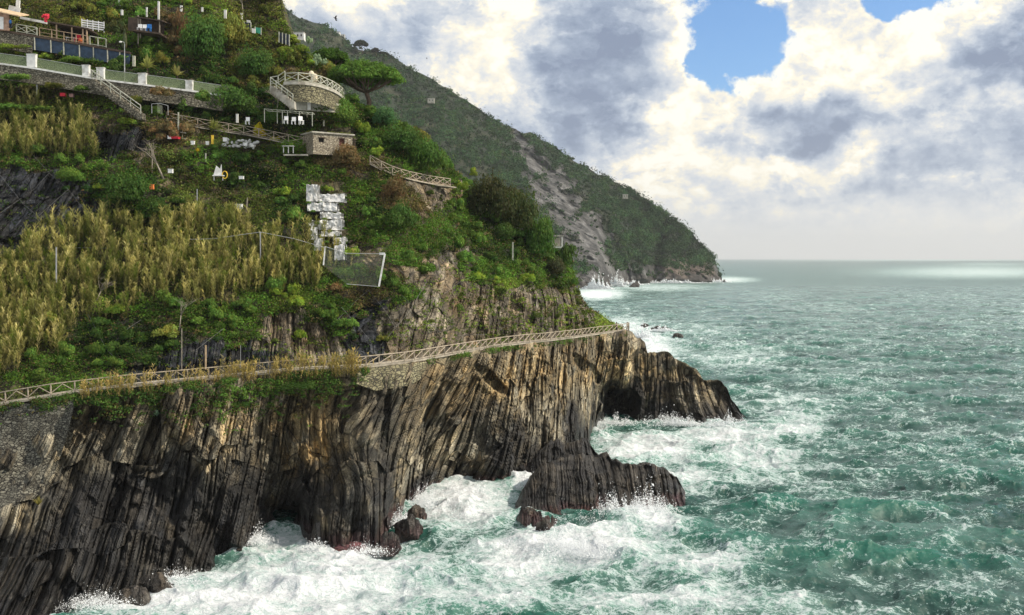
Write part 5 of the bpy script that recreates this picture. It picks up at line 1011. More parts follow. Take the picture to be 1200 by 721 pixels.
def person(px, pyf, D, label, top='cloth', legs='cloth', h=1.72, face=0.0):
    t = empty('person', V(px, pyf, D), label, 'person', rz=face); B = Vector(t.location)
    bm = bpy.data.meshes.new('body'); vv = [(0, 0, .95), (0, 0, 1.15), (0, 0, 1.38), (0, 0, 1.50), (0, -.02, 1.60), (0, 0, 1.70), (.17, 0, 1.40), (.24, -.03, 1.14), (.20, -.22, 1.06), (-.17, 0, 1.40), (-.24, -.03, 1.14), (-.20, -.22, 1.06), (.10, 0, .90), (.11, -.03, .50), (.11, .02, .07), (.12, -.14, .03), (-.10, 0, .90), (-.11, .04, .50), (-.11, .06, .07), (-.12, -.10, .03)]
    rad = [.155, .145, .165, .06, .095, .085, .065, .048, .038, .065, .048, .038, .10, .07, .05, .045, .10, .07, .05, .045]
    ed = [(0, 1), (1, 2), (2, 3), (3, 4), (4, 5), (2, 6), (6, 7), (7, 8), (2, 9), (9, 10), (10, 11), (0, 12), (12, 13), (13, 14), (14, 15), (0, 16), (16, 17), (17, 18), (18, 19)]
    s_ = h / 1.78; bm.from_pydata([(x * s_, y * s_, z * s_) for x, y, z in vv], ed, []); o = link('body', bm, t); o.modifiers.new('skin', 'SKIN'); 
    for i, q in enumerate(bm.skin_vertices[0].data): q.radius = (rad[i] * s_, rad[i] * s_ * (.75 if i < 3 else 1))
    bm.skin_vertices[0].data[0].use_root = True; sb = o.modifiers.new('sub', 'SUBSURF'); sb.levels = sb.render_levels = 2; bm.materials.append(M['skin'])
    mb = MB(); mb.tube([B + Vector((0, 0, z)) * s_ for z in (.88, 1.0, 1.2, 1.38, 1.47)], [.185 * s_, .175 * s_, .175 * s_, .205 * s_, .09 * s_], 12)
    for sx_ in (-1, 1): mb.tube([B + Vector((sx_ * .15, 0, 1.42)) * s_, B + Vector((sx_ * .245, -.03, 1.14)) * s_, B + Vector((sx_ * .205, -.19, 1.07)) * s_], [.085 * s_, .065 * s_, .05 * s_], 8)
    mb.build('jacket', M[top], t, True); mb = MB()
    for sx_, y1 in ((-1, .04), (1, -.03)): mb.tube([B + Vector((sx_ * .09, 0, .98)) * s_, B + Vector((sx_ * .11, y1, .5)) * s_, B + Vector((sx_ * .11, y1 * .8, .1)) * s_], [.125 * s_, .09 * s_, .07 * s_], 10)
    mb.build('trousers', M[legs], t, True); mb = MB(); mb.ball(B + Vector((0, .015, 1.66)) * s_, (.105 * s_, .115 * s_, .12 * s_), 12, 8); mb.build('hair', M['cloth'], t, True); return t
person(722.5, 388.0, 186.2, "person in dark clothes standing at the far end of the walkway", face=.8)
# ---------------------------------------------------------------- stone hut
t = empty('stone_hut', V(368, 176, 143), "small flat roofed stone hut with a dark window and doorway", 'hut'); A_ = V(367, 178, 143); B_ = V(413, 181, 146.5); ht = 3.0; d_ = (B_ - A_); d_.z = 0; wv_ = d_.normalized(); dp = Vector((-wv_.y, wv_.x, 0)) * 3.6; A_.z -= .3; zb = A_.z; B_ = Vector((B_.x, B_.y, zb)); w_ = (B_ - A_).length; TH = .4
def hp(u, v, z): q_ = A_ + wv_ * u + dp.normalized() * v; return Vector((q_.x, q_.y, zb + z))
mb = MB()
def seg(u0, u1, z0, z1): mb.hexa([hp(u0, 0, z0), hp(u1, 0, z0), hp(u1, TH, z0), hp(u0, TH, z0), hp(u0, 0, z1), hp(u1, 0, z1), hp(u1, TH, z1), hp(u0, TH, z1)])
W0_ = (.14 * w_, .28 * w_, 1.75, 2.35); W1_ = (.66 * w_, .80 * w_, 1.35, 2.45)
seg(0, W0_[0], 0, ht); seg(W0_[0], W0_[1], 0, W0_[2]); seg(W0_[0], W0_[1], W0_[3], ht); seg(W0_[1], W1_[0], 0, ht); seg(W1_[0], W1_[1], 0, W1_[2]); seg(W1_[0], W1_[1], W1_[3], ht); seg(W1_[1], w_, 0, ht)
for u in (0, w_ - TH): mb.hexa([hp(u, TH, 0), hp(u + TH, TH, 0), hp(u + TH, 3.6, 0), hp(u, 3.6, 0), hp(u, TH, ht), hp(u + TH, TH, ht), hp(u + TH, 3.6, ht), hp(u, 3.6, ht)])
mb.hexa([hp(TH, 3.2, 0), hp(w_ - TH, 3.2, 0), hp(w_ - TH, 3.6, 0), hp(TH, 3.6, 0), hp(TH, 3.2, ht), hp(w_ - TH, 3.2, ht), hp(w_ - TH, 3.6, ht), hp(TH, 3.6, ht)]); mb.build('wall', M['hutstone'], t)
mb = MB(); z0, z1 = ht, ht + .2; mb.hexa([hp(-.25, -.25, z0), hp(w_ + .3, -.25, z0), hp(w_ + .3, 3.9, z0), hp(-.25, 3.9, z0), hp(-.25, -.25, z1), hp(w_ + .3, -.25, z1), hp(w_ + .3, 3.9, z1), hp(-.25, 3.9, z1)]); mb.build('roof', M['concrete'], t)
for (u0, u1, z0, z1), mt in ((W0_, 'dark'), (W1_, 'darkred')):
    M.setdefault('darkred', simple('dark_red_shutter', (.10, .03, .02), .8, .3, 4, .2)); mb = MB(); mb.hexa([hp(u0, .25, z0), hp(u1, .25, z0), hp(u1, .3, z0), hp(u0, .3, z0), hp(u0, .25, z1), hp(u1, .25, z1), hp(u1, .3, z1), hp(u0, .3, z1)]); w__ = mb.build('window', M[mt], t); mb = MB(); mb.bar(hp(u0 - .1, -.05, z1 + .06), hp(u1 + .1, -.05, z1 + .06), .1, .12); mb.build('lintel', M['darkwood'], w__)
mb = MB(); q_ = hp(w_ + .35, .3, 0); mb.bar(q_, q_ + up * 2.6, .16); q_ = hp(w_ + .75, .6, 0); mb.bar(q_, q_ + up * 2.6, .14); mb.bar(hp(w_ + .3, .3, 2.6), hp(w_ + 1.0, .7, 2.6), .12); mb.build('side_frame', M['darkwood'], t)
rr = np.random.default_rng(5); n = 60; cen = np.array([hp(rr.uniform(-.2, w_ + .2), rr.uniform(-.2, 3.5), ht + .22) for _ in range(n)]); v, cl = leafcloud(cen, np.full((n, 3), .35) * np.array([1, 1, .6]), 14, .09, np.tile(np.array([G_OL]), (n, 1)), rr); o = link("roof_weeds", np_mesh("roof_weeds", v, quads(len(v) // 4), M['leaf'], cl)); tag(o, "weeds growing on the flat roof of the stone hut", kind='stuff')
# ---------------------------------------------------------------- whitewashed terrace walls
for (x0, x1, y0, y1, lb) in [(359, 372, 217, 236, "upright whitewashed block at the top left of the white terraces"), (371, 404, 227.5, 236.8, "topmost long whitewashed terrace wall"), (360, 395, 238, 247.5, "second whitewashed terrace wall from the top"), (375, 400, 249, 256.5, "third whitewashed terrace wall from the top, short"),
    (372, 401, 258, 269.5, "tall middle whitewashed terrace wall with black stains"), (376, 398, 271, 277, "thin whitewashed terrace wall under the stained one"), (390, 405, 278, 286, "small whitewashed wall right of the yellow bushes"), (392, 404, 287, 305, "lowest whitewashed block, tall and narrow"), (361, 368, 258, 266, "small whitewashed block at the head of the left buttress"), (364, 372, 266, 281, "middle block of the leaning white buttress"), (368, 378, 280, 294, "bottom block of the leaning white buttress")]:
    D0 = float(hillD(np.array((x0 + x1) / 2.), np.array(float(y1)), False)) - 1.7; xs = np.linspace(x0, x1, 22); ts_ = np.linspace(0, 1, 14); X, T = np.meshgrid(xs, ts_); q0 = np.stack([X / 3., T * 3, X * 0 + y0], -1); Y = y1 + (y0 - y1) * T + (fbm(q0, 1.0, 2, 3.) * .9) * (T > .9); Dq = D0 + T * .5 + fbm(q0, 1.2, 3, 9.) * .22 - .02 * (X - x0)
    A = P(X, Y, Dq); B = A.copy(); B[..., 1] += 1.7; allv = np.concatenate([A, B[::-1]]); o = link('white_terrace_wall', np_mesh('white_terrace_wall', allv.reshape(-1, 3), grid_faces(len(allv), 22), M['whitestone'])); tag(o, lb, 'wall', 'whitewashed terrace walls')
# net fence right of the reeds
t = empty('net_fence', V(380, 309, 131), "pale net fence strung between white posts below the white terraces", 'fence'); p1, p2, p3 = V(379, 311, 125), V(406, 333, 125.2), V(444, 336, 126); q1, q2, q3 = V(381, 289, 125.4), V(406, 297, 125.6), V(451, 297.5, 126.4)
for a, b, w in ((p1, q1, .14), (p3, q3, .2)): mb = MB(); mb.bar(a, b, w); mb.build('post', M['white'], t)
mb = MB(); mb.bar(q3, q3 + Vector((-.7, 0, 0)), .18, .3); mb.build('post_cap', M['white'], t)
mb = MB(); b0 = len(mb.v); mb.v += [tuple(v) for v in (q1, q2, q3, p3, p2, p1)]; mb.f += [(0, 1, 4, 5), (1, 2, 3, 4)]; mb.build('net', M['rocknet'], t)
mb = MB()
mb.tube([q1, q2, q3, p3, p2], .035, 4)
mb.build('top_wire', M['metal'], t)
t = empty('net_fence', V(65, 335, 128), "long thin net fence strung across the reed bed", 'fence'); fp = [(66, 333, 45), (200, 285, 0), (305, 298, 25), (380, 291, 0)]; tops = [V(66, 290, 126), V(130, 291, 126.5), V(200, 281, 127.5), V(250, 280, 128), V(305, 272, 129), V(345, 280, 130), V(380, 290, 131)]
for i in (0, 2, 4): mb = MB(); mb.bar(tops[i] - up * 4.3, tops[i], .12); mb.build('post', M['metal'], t)
mb = MB(); mb.tube(tops, .03, 4); mb.build('top_wire', M['metal'], t)
# ---------------------------------------------------------------- upper left huts and deck
def quadbox(mb, pts, th=.1): a, b, c, d = [Vector(p) for p in pts]; o_ = Vector((0, th, 0)); mb.hexa([a, b, b + o_, a + o_, d, c, c + o_, d + o_])
DK = lambda px: 149.0 + px * .004
dk0, dk1 = V(-10, 33, 149), V(152, 61, 149.8); dl = lambda px, dz=0.0, dD=0.0: dk0.lerp(dk1, (px + 10) / 162) + Vector((0, dD, dz))
t = empty('timber_deck', dl(25), "long dark timber deck on posts carrying the roofed terrace", 'deck'); mb = MB(); mb.bar(dl(-10, -.15, 2), dl(152, -.15, 2), 4.6, .3); mb.build('floor', M['darkwood'], t)
mb = MB()
for px in (41, 60, 75, 93.5, 110, 126.5, 141): mb = MB(); mb.bar(dl(px, -2.15, -.25), dl(px, -.3, -.25), .13); mb.build('post', M['palewood'], t)
mb = MB(); mb.bar(dl(39, -1.2, 0), dl(152, -1.2, 0), .06, 1.75); o = mb.build('screen_panel', M['bluetarp']); tag(o, "long blue grey fabric screen hung under the timber deck", 'screen')
mb = MB(); mb.bar(dl(-10, -1.5, .1), dl(38, -1.5, .1), .5, 2.4); o = mb.build('stone_wall', M['drystone']); tag(o, "stone wall supporting the left end of the deck", 'wall')
railing([dl(px, 0, -.2) for px in (20, 32, 44)], 1.1, 1.4, "white crossed rail on the left end of the deck", 'palewood', pw=.12); railing([dl(px, 0, -.2) for px in (47, 70, 95, 104)], 1.15, 1.6, "low rail across the front of the roofed deck", 'postwood', brace='-', pw=.09); railing([dl(px, 0, -.2) for px in (106, 115, 125)], 1.2, 1.25, "pale rail on the deck right of the dark roof", 'palewood', brace='', pw=.13)
t = empty('roofed_terrace', dl(60), "open terrace with a flat dark roof on tan wooden posts", 'pergola')
for px in (66, 84, 97, 101.5): mb = MB(); mb.bar(dl(px, 0, .1), dl(px, 2.15, .1), .17); mb.build('post', M['postwood'], t)
for px in (60, 100): mb = MB(); mb.bar(dl(px, 0, 3.4), dl(px, 2.3, 3.4), .15); mb.build('post', M['darkwood'], t)
mb = MB(); mb.bar(dl(56, 2.32, 1.7), dl(104, 2.32, 1.7), 4.0, .2); mb.build('roof', M['darkwood'], t); mb = MB(); mb.bar(dl(56, 1.1, 3.8), dl(104, 1.1, 3.8), .12, 2.2); mb.build('back_wall', M['dark'], t)
def table(p, w, label, mat='paintwhite', h=.74):
    t = empty('garden_table', p, label, 'table'); mb = MB(); mb.box(p + Vector((0, 0, h)), (w, .8, .07)); mb.build('tabletop', M[mat], t)
    for a in (-1, 1):
        for b in (-1, 1): mb = MB(); mb.bar(p + Vector((a * w * .42, b * .32, 0)), p + Vector((a * w * .42, b * .32, h - .03)), .06); mb.build('leg', M[mat], t)
table(dl(79, 0, 1.2), 1.3, "white table under the dark roof beside the red seat"); 
p = dl(87.5, 0, .9); chair(0, 0, 100, "bright red chair on the roofed deck", 'red', 1.5); o = [q for q in COL.objects if q.name.startswith('garden_chair') and q.get('label') == "bright red chair on the roofed deck"][0]; o.location = p
p = dl(92, 0, .5); chair(0, 0, 100, "orange chair beside the red chair on the deck", 'orange', 1.0); o = [q for q in COL.objects if q.get('label') == "orange chair beside the red chair on the deck"][0]; o.location = p
def picket(a, b, h, label, rows=4, mat='paintwhite', group=None):
    t = empty('picket_fence', a, label, 'fence', group); mb = MB()
    for i in range(rows): z = h * (i + .5) / rows; mb.bar(a + up * z, b + up * z, .05, h / rows * .55)
    mb.build('rails', M[mat], t)
    for i in range(5): q_ = a.lerp(b, i / 4); mb = MB(); mb.bar(q_ - up * .2, q_ + up * (h + .05), .1); mb.build('post', M[mat], t)
picket(V(96, 33, 152.8), V(122, 36.5, 152.8), 1.35, "white slatted fence behind the right end of the dark roof")
# left hut
t = empty('garden_hut', V(0, 35, 148), "garden hut with a tan sloping roof at the far left edge", 'hut'); mb = MB(); a = V(-30, 33, 148.3); b = V(11, 34.5, 148.3); mb.bar(a + up * 1.1, b + up * 1.1, .2, 2.6); mb.build('wall', M['brickish'] if 'brickish' in M else M['ochre'], t)
mb = MB(); quadbox(mb, (V(-1, 34, 148.1), V(4, 34.5, 148.1), V(4, 20, 148.1), V(-1, 19.5, 148.1)), .08); dd_ = mb.build('door', M['paintwhite'], t)
mb = MB(); a0, a1 = V(-30, 8, 147.2), V(22, 19.5, 147.2); mb.hexa([a0, a1, a1 + Vector((0, 3.2, .9)), a0 + Vector((0, 3.2, .9)), a0 + up * .15, a1 + up * .15, a1 + Vector((0, 3.2, 1.05)), a0 + Vector((0, 3.2, 1.05))]); mb.build('roof', M['ochre'], t)
mb = MB(); mb.bar(V(10, 11, 151), V(23, 14.5, 151), .2, 1.3); mb.bar(V(19, 6.5, 151.2), V(23, 6.9, 151.2), .3, 1.6, up=(0, 0, 1)); o = mb.build('white_parapet', M['white']); tag(o, "white rendered parapet wall behind the tan roof", 'wall')
mb = MB(); mb.bar(V(24, 21, 152), V(55, 27, 152.3), .4, .35); o = mb.build('low_wall', M['white']); tag(o, "pale wall top running between the hut and the dark roof", 'wall')
person(12.5, 34.2, 147.9, "person in a bright blue top standing beside the left hut", 'blue', 'navy', 1.6, .5)
mb = MB(); p = V(53.5, 26, 150)
for i in range(14): mb.ball(p + Vector((random.uniform(-.45, .45), random.uniform(-.2, .2), random.uniform(.5, 1.1))), random.uniform(.12, .2), 6, 5)
mb.bar(p, p + up * .7, .3); o = mb.build('flowering_shrub', M['red']); tag(o, "dark red flowering shrub at the left corner of the dark roof", 'plant')
# hanging creeper column and lamp post
put_shrub('climbing_plant', 137, 44, 26, 20, (.07, .09, .03), "rounded creeper topping the arbour right of the deck", 'creeper', D=148.5); put_shrub('climbing_plant', 146, 62, 10, 34, (.11, .13, .07), "pale hanging creeper behind the lamp post", 'creeper', None, 'tall', D=147.6)
def lamp(px, y0, y1, D, label):
    t = empty('lamp_post', V(px, y0, D), label, 'lamp post'); a, b = V(px, y0, D), V(px, y1, D); mb = MB(); mb.tube([a, b], [.085, .05], 8); mb.build('pole', M['metal'], t); mb = MB(); mb.tube([b, b + Vector((0, -.1, .25)), b + Vector((-.35, -.3, .35))], .04); mb.build('arm', M['metal'], t); mb = MB(); mb.ball(b + Vector((-.45, -.35, .25)), (.22, .16, .14)); mb.build('lamp_head', M['white'], t)
lamp(146, 96, 52, 144.2, "slim grey lamp post standing on the upper lane")
# second shelter with white and blue chairs
t = empty('wooden_shelter', V(162, 36, 152), "dark open shelter roof with seats, right of the creeper", 'shelter')
for px, y0, y1 in ((162, 52, 18), (164.5, 45, 22), (187, 40, 24)): mb = MB(); mb.bar(V(px, y0, 151.5), V(px, y1, 151.5), .14); mb.build('post', M['barewood'], t)
mb = MB(); mb.hexa([V(158, 20, 150.8), V(190, 25, 150.8), V(190, 25, 150.8) + Vector((0, 4, .4)), V(158, 20, 150.8) + Vector((0, 4, .4)), V(158, 19, 150.8), V(190, 23.8, 150.8), V(190, 23.8, 150.8) + Vector((0, 4, .4)), V(158, 19, 150.8) + Vector((0, 4, .4))]); mb.build('roof', M['darkwood'], t)
mb = MB(); quadbox(mb, (V(150, 36, 153.5), V(192, 40, 153.5), V(192, 24, 153.5), V(150, 20, 153.5)), .2); mb.build('back_wall', M['darkwood'], t); mb = MB(); mb.bar(V(158, 37.5, 151.2), V(192, 42, 151.2), 2.8, .25); mb.build('floor', M['darkwood'], t)
chair(163.5, 37, 150.6, "white chair left in the dark shelter", s=1.2); chair(169, 37.5, 150.6, "white chair in the middle of the dark shelter", s=1.2); chair(174.5, 37.5, 150.6, "blue chair at the right of the dark shelter", 'blue', 1.25)
# white posts and poles dotted about the slope
GP = "thin posts standing on the slope"
for (px, y0, y1, w, mt, lb) in [(140, 6, 0, .3, 'white', "white post cut by the top edge left of three"), (143, 17, 12, .28, 'white', "short white post above the creeper arbour"), (172, 19, 9, .2, 'white', "white post above the dark shelter"), (186, 22, 2, .26, 'white', "tall white post above the right side of the dark shelter"), (211.5, 26, 7, .3, 'white', "tall leaning white post right of the shelter"), (237, 13, 9, .25, 'white', "short white post in the lime terrace near the top"),
    (264, 21, 12, .35, 'white', "thick white post on the terrace left of the navy screen"), (283, 23, 16, .3, 'white', "white post at the navy screen's top"), (157, 77, 66, .35, 'palewood', "pale hooked post beside the deck's right end"), (209, 160, 132, .16, 'palewood', "pale pole in front of the middle railing's left end"), (278, 143, 134, .3, 'white', "white marker post in front of the hedge"), (379.5, 147, 139, .2, 'palewood', "pale post right of the pergola above the hut"),
    (66, 330, 290, .12, 'metal', "grey metal pole standing in the left reeds"), (241, 190, 180, .14, 'palewood', "slim stake above the junk chair"), (43.5, 110, 92, .18, 'metal', "grey post in front of the lane's stone wall"), (231, 243, 222, .10, 'metal', "pale frame post on the lower terrace"), (289, 245, 232, .12, 'barewood', "short leaning stake on the lower terrace, right"), (601, 305, 284, .25, 'palewood', "pale post below the shoulder crowns"),
    (213, 433, 385, .07, 'barewood', "bare upright pole on the lower slope"), (241, 432, 405, .14, 'ochre', "ochre stained upright at the walkway's back wall"), (282, 430, 405, .05, 'metal', "thin metal pole above the dry grass")]:
    D = float(hillD(np.array(float(px)), np.array(float(min(y0, 440))), False)) - 2.4; mb = MB(); a, b = V(px, y0 + 1, D), V(px + (1.0 if 'lean' in lb else 0), y1, D); mb.bar(a, b, w); mb.box(b, (w * 1.15, w * 1.15, .06)); o = mb.build('post', M[mt]); tag(o, lb, 'post', GP)
# navy screened hut, green tarp, pink shed and dark gate near the top
def panel(px0, y0a, y0b, px1, y1a, y1b, dD, mat, name, label, cat, th=.2, posts=3):
    D = float(hillD(np.array((px0 + px1) / 2.), np.array(max(y0b, y1b) * 1.0), False)) - dD; t = empty(name, V(px0, y0b, D), label, cat); mb = MB(); quadbox(mb, (V(px0, y0b, D), V(px1, y1b, D), V(px1, y1a, D), V(px0, y0a, D)), th); mb.build('cloth' if 'screen' in name else 'boards', M[mat], t)
    for i in range(posts): u = i / max(posts - 1, 1); x_ = px0 + (px1 - px0) * u; ya = y0a + (y1a - y0a) * u; yb_ = y0b + (y1b - y0b) * u; mb = MB(); mb.bar(V(x_, yb_ + 1, D - .12), V(x_, ya - .6, D - .12), .12); mb.build('post', M['palewood'], t)
    return t
panel(278, 25, 34, 294, 27, 36.5, 2.5, 'navy', 'navy_screen', "navy cloth screen on posts near the top of the slope", 'screen'); panel(299, 32, 38, 306, 33, 40, 2.6, 'greentarp', 'tarp_screen', "green tarpaulin between the navy screen and the pink shed", 'screen', posts=2); panel(327, 38, 49, 339, 41, 53, 3.0, 'navy', 'dark_gate', "dark blue boarded fence at the slope's upper right edge", 'fence', posts=4)
panel(289, 23.5, 29, 293, 24, 30, 3.0, 'white', 'white_box_panel', "small white panel above the navy screen", 'board', posts=0); panel(295, 33, 38.5, 299, 34, 39, 2.9, 'white', 'white_sheet_panel', "pale sheet hanging left of the green tarpaulin", 'board', posts=0)
D = 166.0; t = empty('garden_shed', V(308, 42, D), "low faded pink shed near the top of the slope", 'shed'); mb = MB(); mb.bar(V(308, 39, D), V(326, 40.5, D), 2.2, 1.5); mb.build('wall', M['pink'], t); mb = MB(); mb.bar(V(307, 33.4, D - .2), V(327, 35.5, D - .2), 2.8, .15); mb.build('roof', M['concrete'], t)
for a, b in ((312, 314), (318, 321)): mb = MB(); quadbox(mb, (V(a, 41.5, D - 1.15), V(b, 41.8, D - 1.15), V(b, 37.5, D - 1.15), V(a, 37.3, D - 1.15)), .05); mb.build('window', M['dark'], t)
# small white houses behind the hill's shoulder and on the far ridge
def house(px0, px1, yb_, yt_, D, label, mat='white', nw=3, roof='concrete', depth=None):
    a, b = V(px0, yb_ + 2, D), V(px1, yb_ + 2, D); h = (a - V(px0, yt_, D)).length; w = (b - a).length; dpt = depth or w * .7; t = empty('white_house', a, label, 'house'); mb = MB(); c = (a + b) / 2 + Vector((0, dpt / 2, h / 2)); mb.box(c, (w, dpt, h)); mb.build('wall', M[mat], t); mb = MB(); mb.box(c + Vector((0, 0, h / 2 + .02 * w + .01)), (w * 1.05, dpt * 1.05, .04 * w)); mb.build('roof', M[roof], t)
    for i in range(nw): mb = MB(); x_ = a.x + w * (i + .7) / (nw + .4); mb.box(Vector((x_, a.y - .02, a.z + h * .62)), (w * .1, .06, h * .28)); mb.build('window', M['dark'], t)
house(342, 356, 45, 38, 200, "low white house just behind the slope's upper right edge"); house(389, 398, 41, 37.5, 1345, "white house on the far ridge line", nw=3); house(399, 404, 43, 40.5, 1348, "smaller white house right of the one on the far ridge", nw=2); house(501, 509, 119, 115.5, 1240, "ruined pale stone house high on the far slope", 'concrete', 2); house(730, 736, 231, 228, 1290, "tiny grey building near the crest above the rockslide", 'concrete', 2)
# little white shelter at the shoulder
t = empty('cliff_shelter', V(650, 288, 184), "little white framed shelter on the slope's right shoulder", 'shelter'); a, b = V(648, 290, 184), V(659, 291, 184); h = 2.2
for p_ in (a, b, a + Vector((0, 2, 0)), b + Vector((0, 2, 0))): mb = MB(); mb.bar(p_ - up * 1.2, p_ + up * h, .16); mb.build('post', M['white'], t)
mb = MB(); c = (a + b) / 2 + Vector((0, 1, h)); mb.box(c, ((b - a).length + .5, 2.5, .2)); mb.build('roof', M['concrete'], t); mb = MB(); mb.box(c - Vector((0, 0, h - .1)), ((b - a).length + .3, 2.3, .25)); mb.build('floor', M['white'], t); mb = MB(); mb.box(c + Vector((-.1, .8, -h * .5)), ((b - a).length * .8, .1, h * .7)); mb.build('back_panel', M['concrete'], t)
mb = MB(); p_ = V(609, 268, 176); mb.box(p_, (1.4, .8, .5)); mb.box(p_ + Vector((.1, -.42, .1)), (.5, .05, .2)); o = mb.build('white_tank', M['white']); tag(o, "pale block glimpsed among the shoulder crowns", 'tank')
# junk and plots on the cleared terraces
def plot_D(px, py, o_=2.0): return float(hillD(np.array(float(px)), np.array(float(py)), False)) - o_
t = empty('plot_frame', V(190, 155, plot_D(190, 156)), "pale cane frame laid along the vegetable plots", 'frame'); d0 = plot_D(205, 158); mb = MB(); mb.bar(V(190, 152, d0), V(218, 156, d0), .14); mb.bar(V(192, 159, d0 - .3), V(220, 163, d0 - .3), .12); mb.build('rail', M['palewood'], t)
for x_ in (196, 209, 214): mb = MB(); mb.bar(V(x_, 164, d0), V(x_, 150, d0), .08); mb.build('post', M['palewood'], t)
mb = MB(); d0 = plot_D(275, 170); mb.v = []
for i in range(46): x_ = random.uniform(262, 302); mb.ball(V(x_, random.uniform(163, 172) + (x_ - 262) * .05, d0 + random.uniform(-.3, .4)), (random.uniform(.15, .4), .25, random.uniform(.12, .25)), 6, 4)
o = mb.build('rubble_wall', M['whitestone']); tag(o, "crumbling pale rubble wall edging the vegetable plots", 'wall')
def crate(px, py, w, h, mat, label, name='crate', cat='crate'):
    p_ = V(px, py, plot_D(px, py, 2.6)); mb = MB(); mb.box(p_ + up * h / 2, (w, w * .7, h)); mb.box(p_ + up * (h + .02), (w * 1.1, w * .8, .06)); o = mb.build(name, M[mat]); tag(o, lb_ := label, cat, 'odds and ends on the plots')
for a_ in [(226, 170, .5, .5, 'paintwhite', "white tub right of the yellow flowers on the plots"), (243, 170, .4, .45, 'paintwhite', "white bucket in the middle of the plots"), (249, 169, .3, 1.2, 'yellow', "slim yellow post like bottle holder on the plots"), (264, 166, .55, .5, 'paintwhite', "white box at the left end of the rubble wall"), (288, 171, .5, .4, 'paintwhite', "white crate on the right of the rubble wall"), (199, 163, .5, .4, 'paintwhite', "white bag at the left end of the cane frame"),
           (205, 163, 1.2, .25, 'red', "flat dark red tray beside the white bag"), (280, 245, .9, .6, 'paintwhite', "white crate on the lower terrace right of the junk chair"), (178, 222, .5, .6, 'orange', "small orange pot below the leaning bare tree"), (200, 203, .6, .5, 'paintwhite', "white pot at the foot of the leaning bare tree"), (283, 210, .6, .35, 'paintwhite', "white lumps right of the junk chair"), (74, 113, .7, .4, 'red', "reddish rubble heap below the lane wall"), (84, 114, .6, .4, 'pink', "pink tub below the lane wall")]: crate(*a_)
p_ = V(256, 209, plot_D(256, 209, 2.6)); t = empty('junk_chair', p_, "broken white chair with a grey sail on the cleared terrace", 'chair'); mb = MB(); mb.box(p_ + Vector((0, 0, .35)), (1.5, .6, .12)); mb.build('seat', M['paintwhite'], t); mb = MB(); mb.v = [tuple(p_ + Vector(q_)) for q_ in ((-.7, 0, .4), (.5, 0, .4), (.4, .05, 1.9), (.2, .05, 1.3), (-.3, .05, 1.7), (-.7, .1, .4), (.5, .1, .4), (.4, .15, 1.9), (.2, .15, 1.3), (-.3, .15, 1.7))]; mb.f = [(0, 1, 2, 3, 4), (9, 8, 7, 6, 5), (0, 5, 6, 1), (1, 6, 7, 2), (2, 7, 8, 3), (3, 8, 9, 4), (4, 9, 5, 0)]; mb.build('backrest', M['white'], t)
for s_ in (-.6, .6): mb = MB(); mb.bar(p_ + Vector((s_, 0, -.3)), p_ + Vector((s_, 0, .32)), .09); mb.build('leg', M['paintwhite'], t)
mb = MB(); c = p_ + Vector((.9, -.1, .45)); mb.tube([c + Vector((math.cos(a) * .35, 0, math.sin(a) * .5)) for a in np.linspace(0, 6.283, 15)], .07, 5); o = mb.build('rope_ring', M['yellow']); tag(o, "yellow ring propped against the junk chair", 'ring')
p_ = V(338, 178, plot_D(338, 178)); t = empty('work_table', p_, "pale trestle table cluttered with pots left of the hut", 'table'); mb = MB(); mb.box(p_ + up * .8, (1.7, .8, .08)); mb.build('tabletop', M['white'], t)
for s_ in (-.7, 0, .7): mb = MB(); mb.bar(p_ + Vector((s_, 0, -.2)), p_ + Vector((s_, 0, .76)), .12); mb.build('leg', M['white'], t)
mb = MB(); mb.bar(V(333, 182, plot_D(340, 182)), V(361, 182, plot_D(340, 182)), .9, .2); o = mb.build('paving_slab', M['concrete']); tag(o, "long pale slab lying below the trestle table", 'slab')
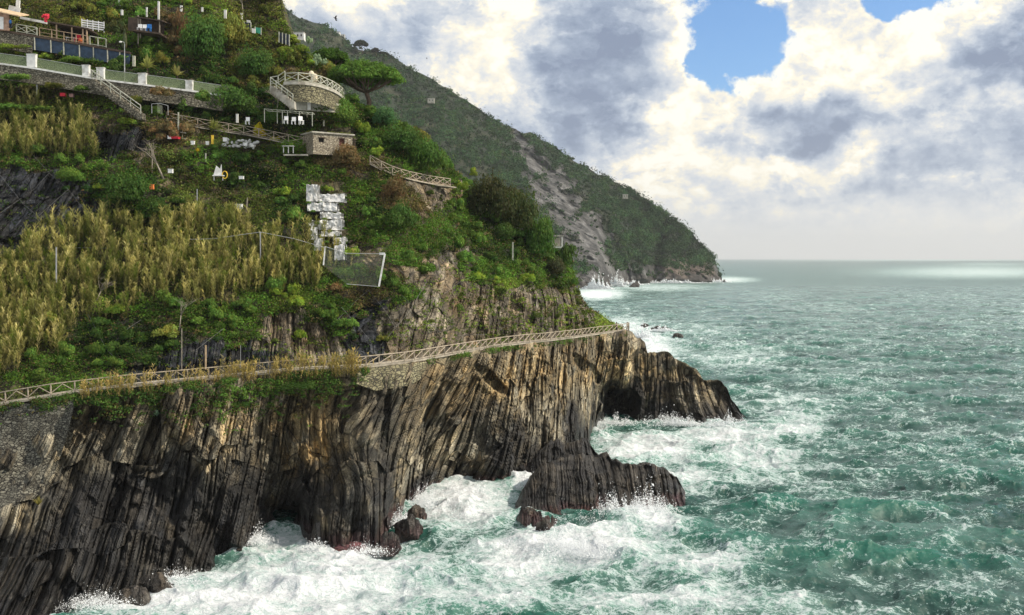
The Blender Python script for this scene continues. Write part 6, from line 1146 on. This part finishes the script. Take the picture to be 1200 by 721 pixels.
# ochre opening frame at the back of the walkway
# rockfall cables
def cable(pts, label):
    q_ = [HV(a, b, 1.1) for a, b in pts]; mb = MB(); mb.tube(q_, .013, 4); o = mb.build('rockfall_cable', M['cable']); tag(o, label, 'cable', 'rockfall cables pinned to the slope')
for pts_, lb in [([(388, 382), (420, 350), (432, 340)], "cable rising left of the slate streak"), ([(432, 340), (452, 365), (470, 395)], "cable falling across the slate streak"), ([(446, 405), (480, 365), (500, 330)], "cable rising right of the slate streak"), ([(400, 360), (435, 400)], "short cable crossing below the bush above the railing"), ([(470, 345), (505, 380), (522, 394)], "cable falling over the middle of the brown wall"), ([(520, 345), (540, 330), (560, 322)], "cable high on the brown wall"), ([(500, 394), (540, 393), (570, 392)], "cable running level just above the railing"),
                ([(548, 330), (575, 362), (585, 375)], "cable over the smooth brown slab"), ([(452, 300), (470, 318), (486, 330)], "pair of guy wires off the net fence end post"), ([(0, 205), (28, 240), (50, 258)], "cable across the left slate rock"), ([(0, 250), (40, 222), (60, 200)], "cable rising over the left slate rock"), ([(42, 256), (80, 222)], "short cable at the right of the slate rock"), ([(35, 178), (60, 205), (80, 222), (102, 250)], "long cable coming down beside the slate rock"), ([(165, 375), (150, 385), (125, 410)], "thin cable in the gap under the reeds"), ([(230, 410), (262, 385)], "cable behind the bare pole on the lower slope"), ([(100, 362), (125, 410), (140, 425)], "thin cable down the left of the lower slope")]: cable(pts_, lb)
# birds
def bird(px, py, D, s, label):
    p_ = V(px, py, D); mb = MB(); mb.tube([p_ + Vector((-.3, 0, .16)) * s, p_ + Vector((-.12, 0, .05)) * s, p_ + Vector((.12, 0, -.05)) * s, p_ + Vector((.34, 0, -.14)) * s], [.02 * s, .08 * s, .075 * s, .02 * s], 8); t = empty('bird', p_, label, 'bird', 'gulls in the sky'); mb.build('body', M['cloth'], t, True)
    for q_ in (1, -1): mb = MB(); mb.hexa([p_ + Vector(v_) * s for v_ in ((-.1, 0, .05), (.1, 0, -.03), (.30, -.1 * q_, .42 * q_), (.0, -.1 * q_, .34 * q_), (-.1, .02, .06), (.1, .02, -.02), (.30, -.08 * q_, .43 * q_), (.0, -.08 * q_, .35 * q_))]); mb.build('wing', M['cloth'], t)
bird(393, 21.5, 160, 1.0, "dark bird flying above the far ridge, nearer of two"); bird(500, 68.5, 260, .55, "tiny pale bird far off over the ridge")
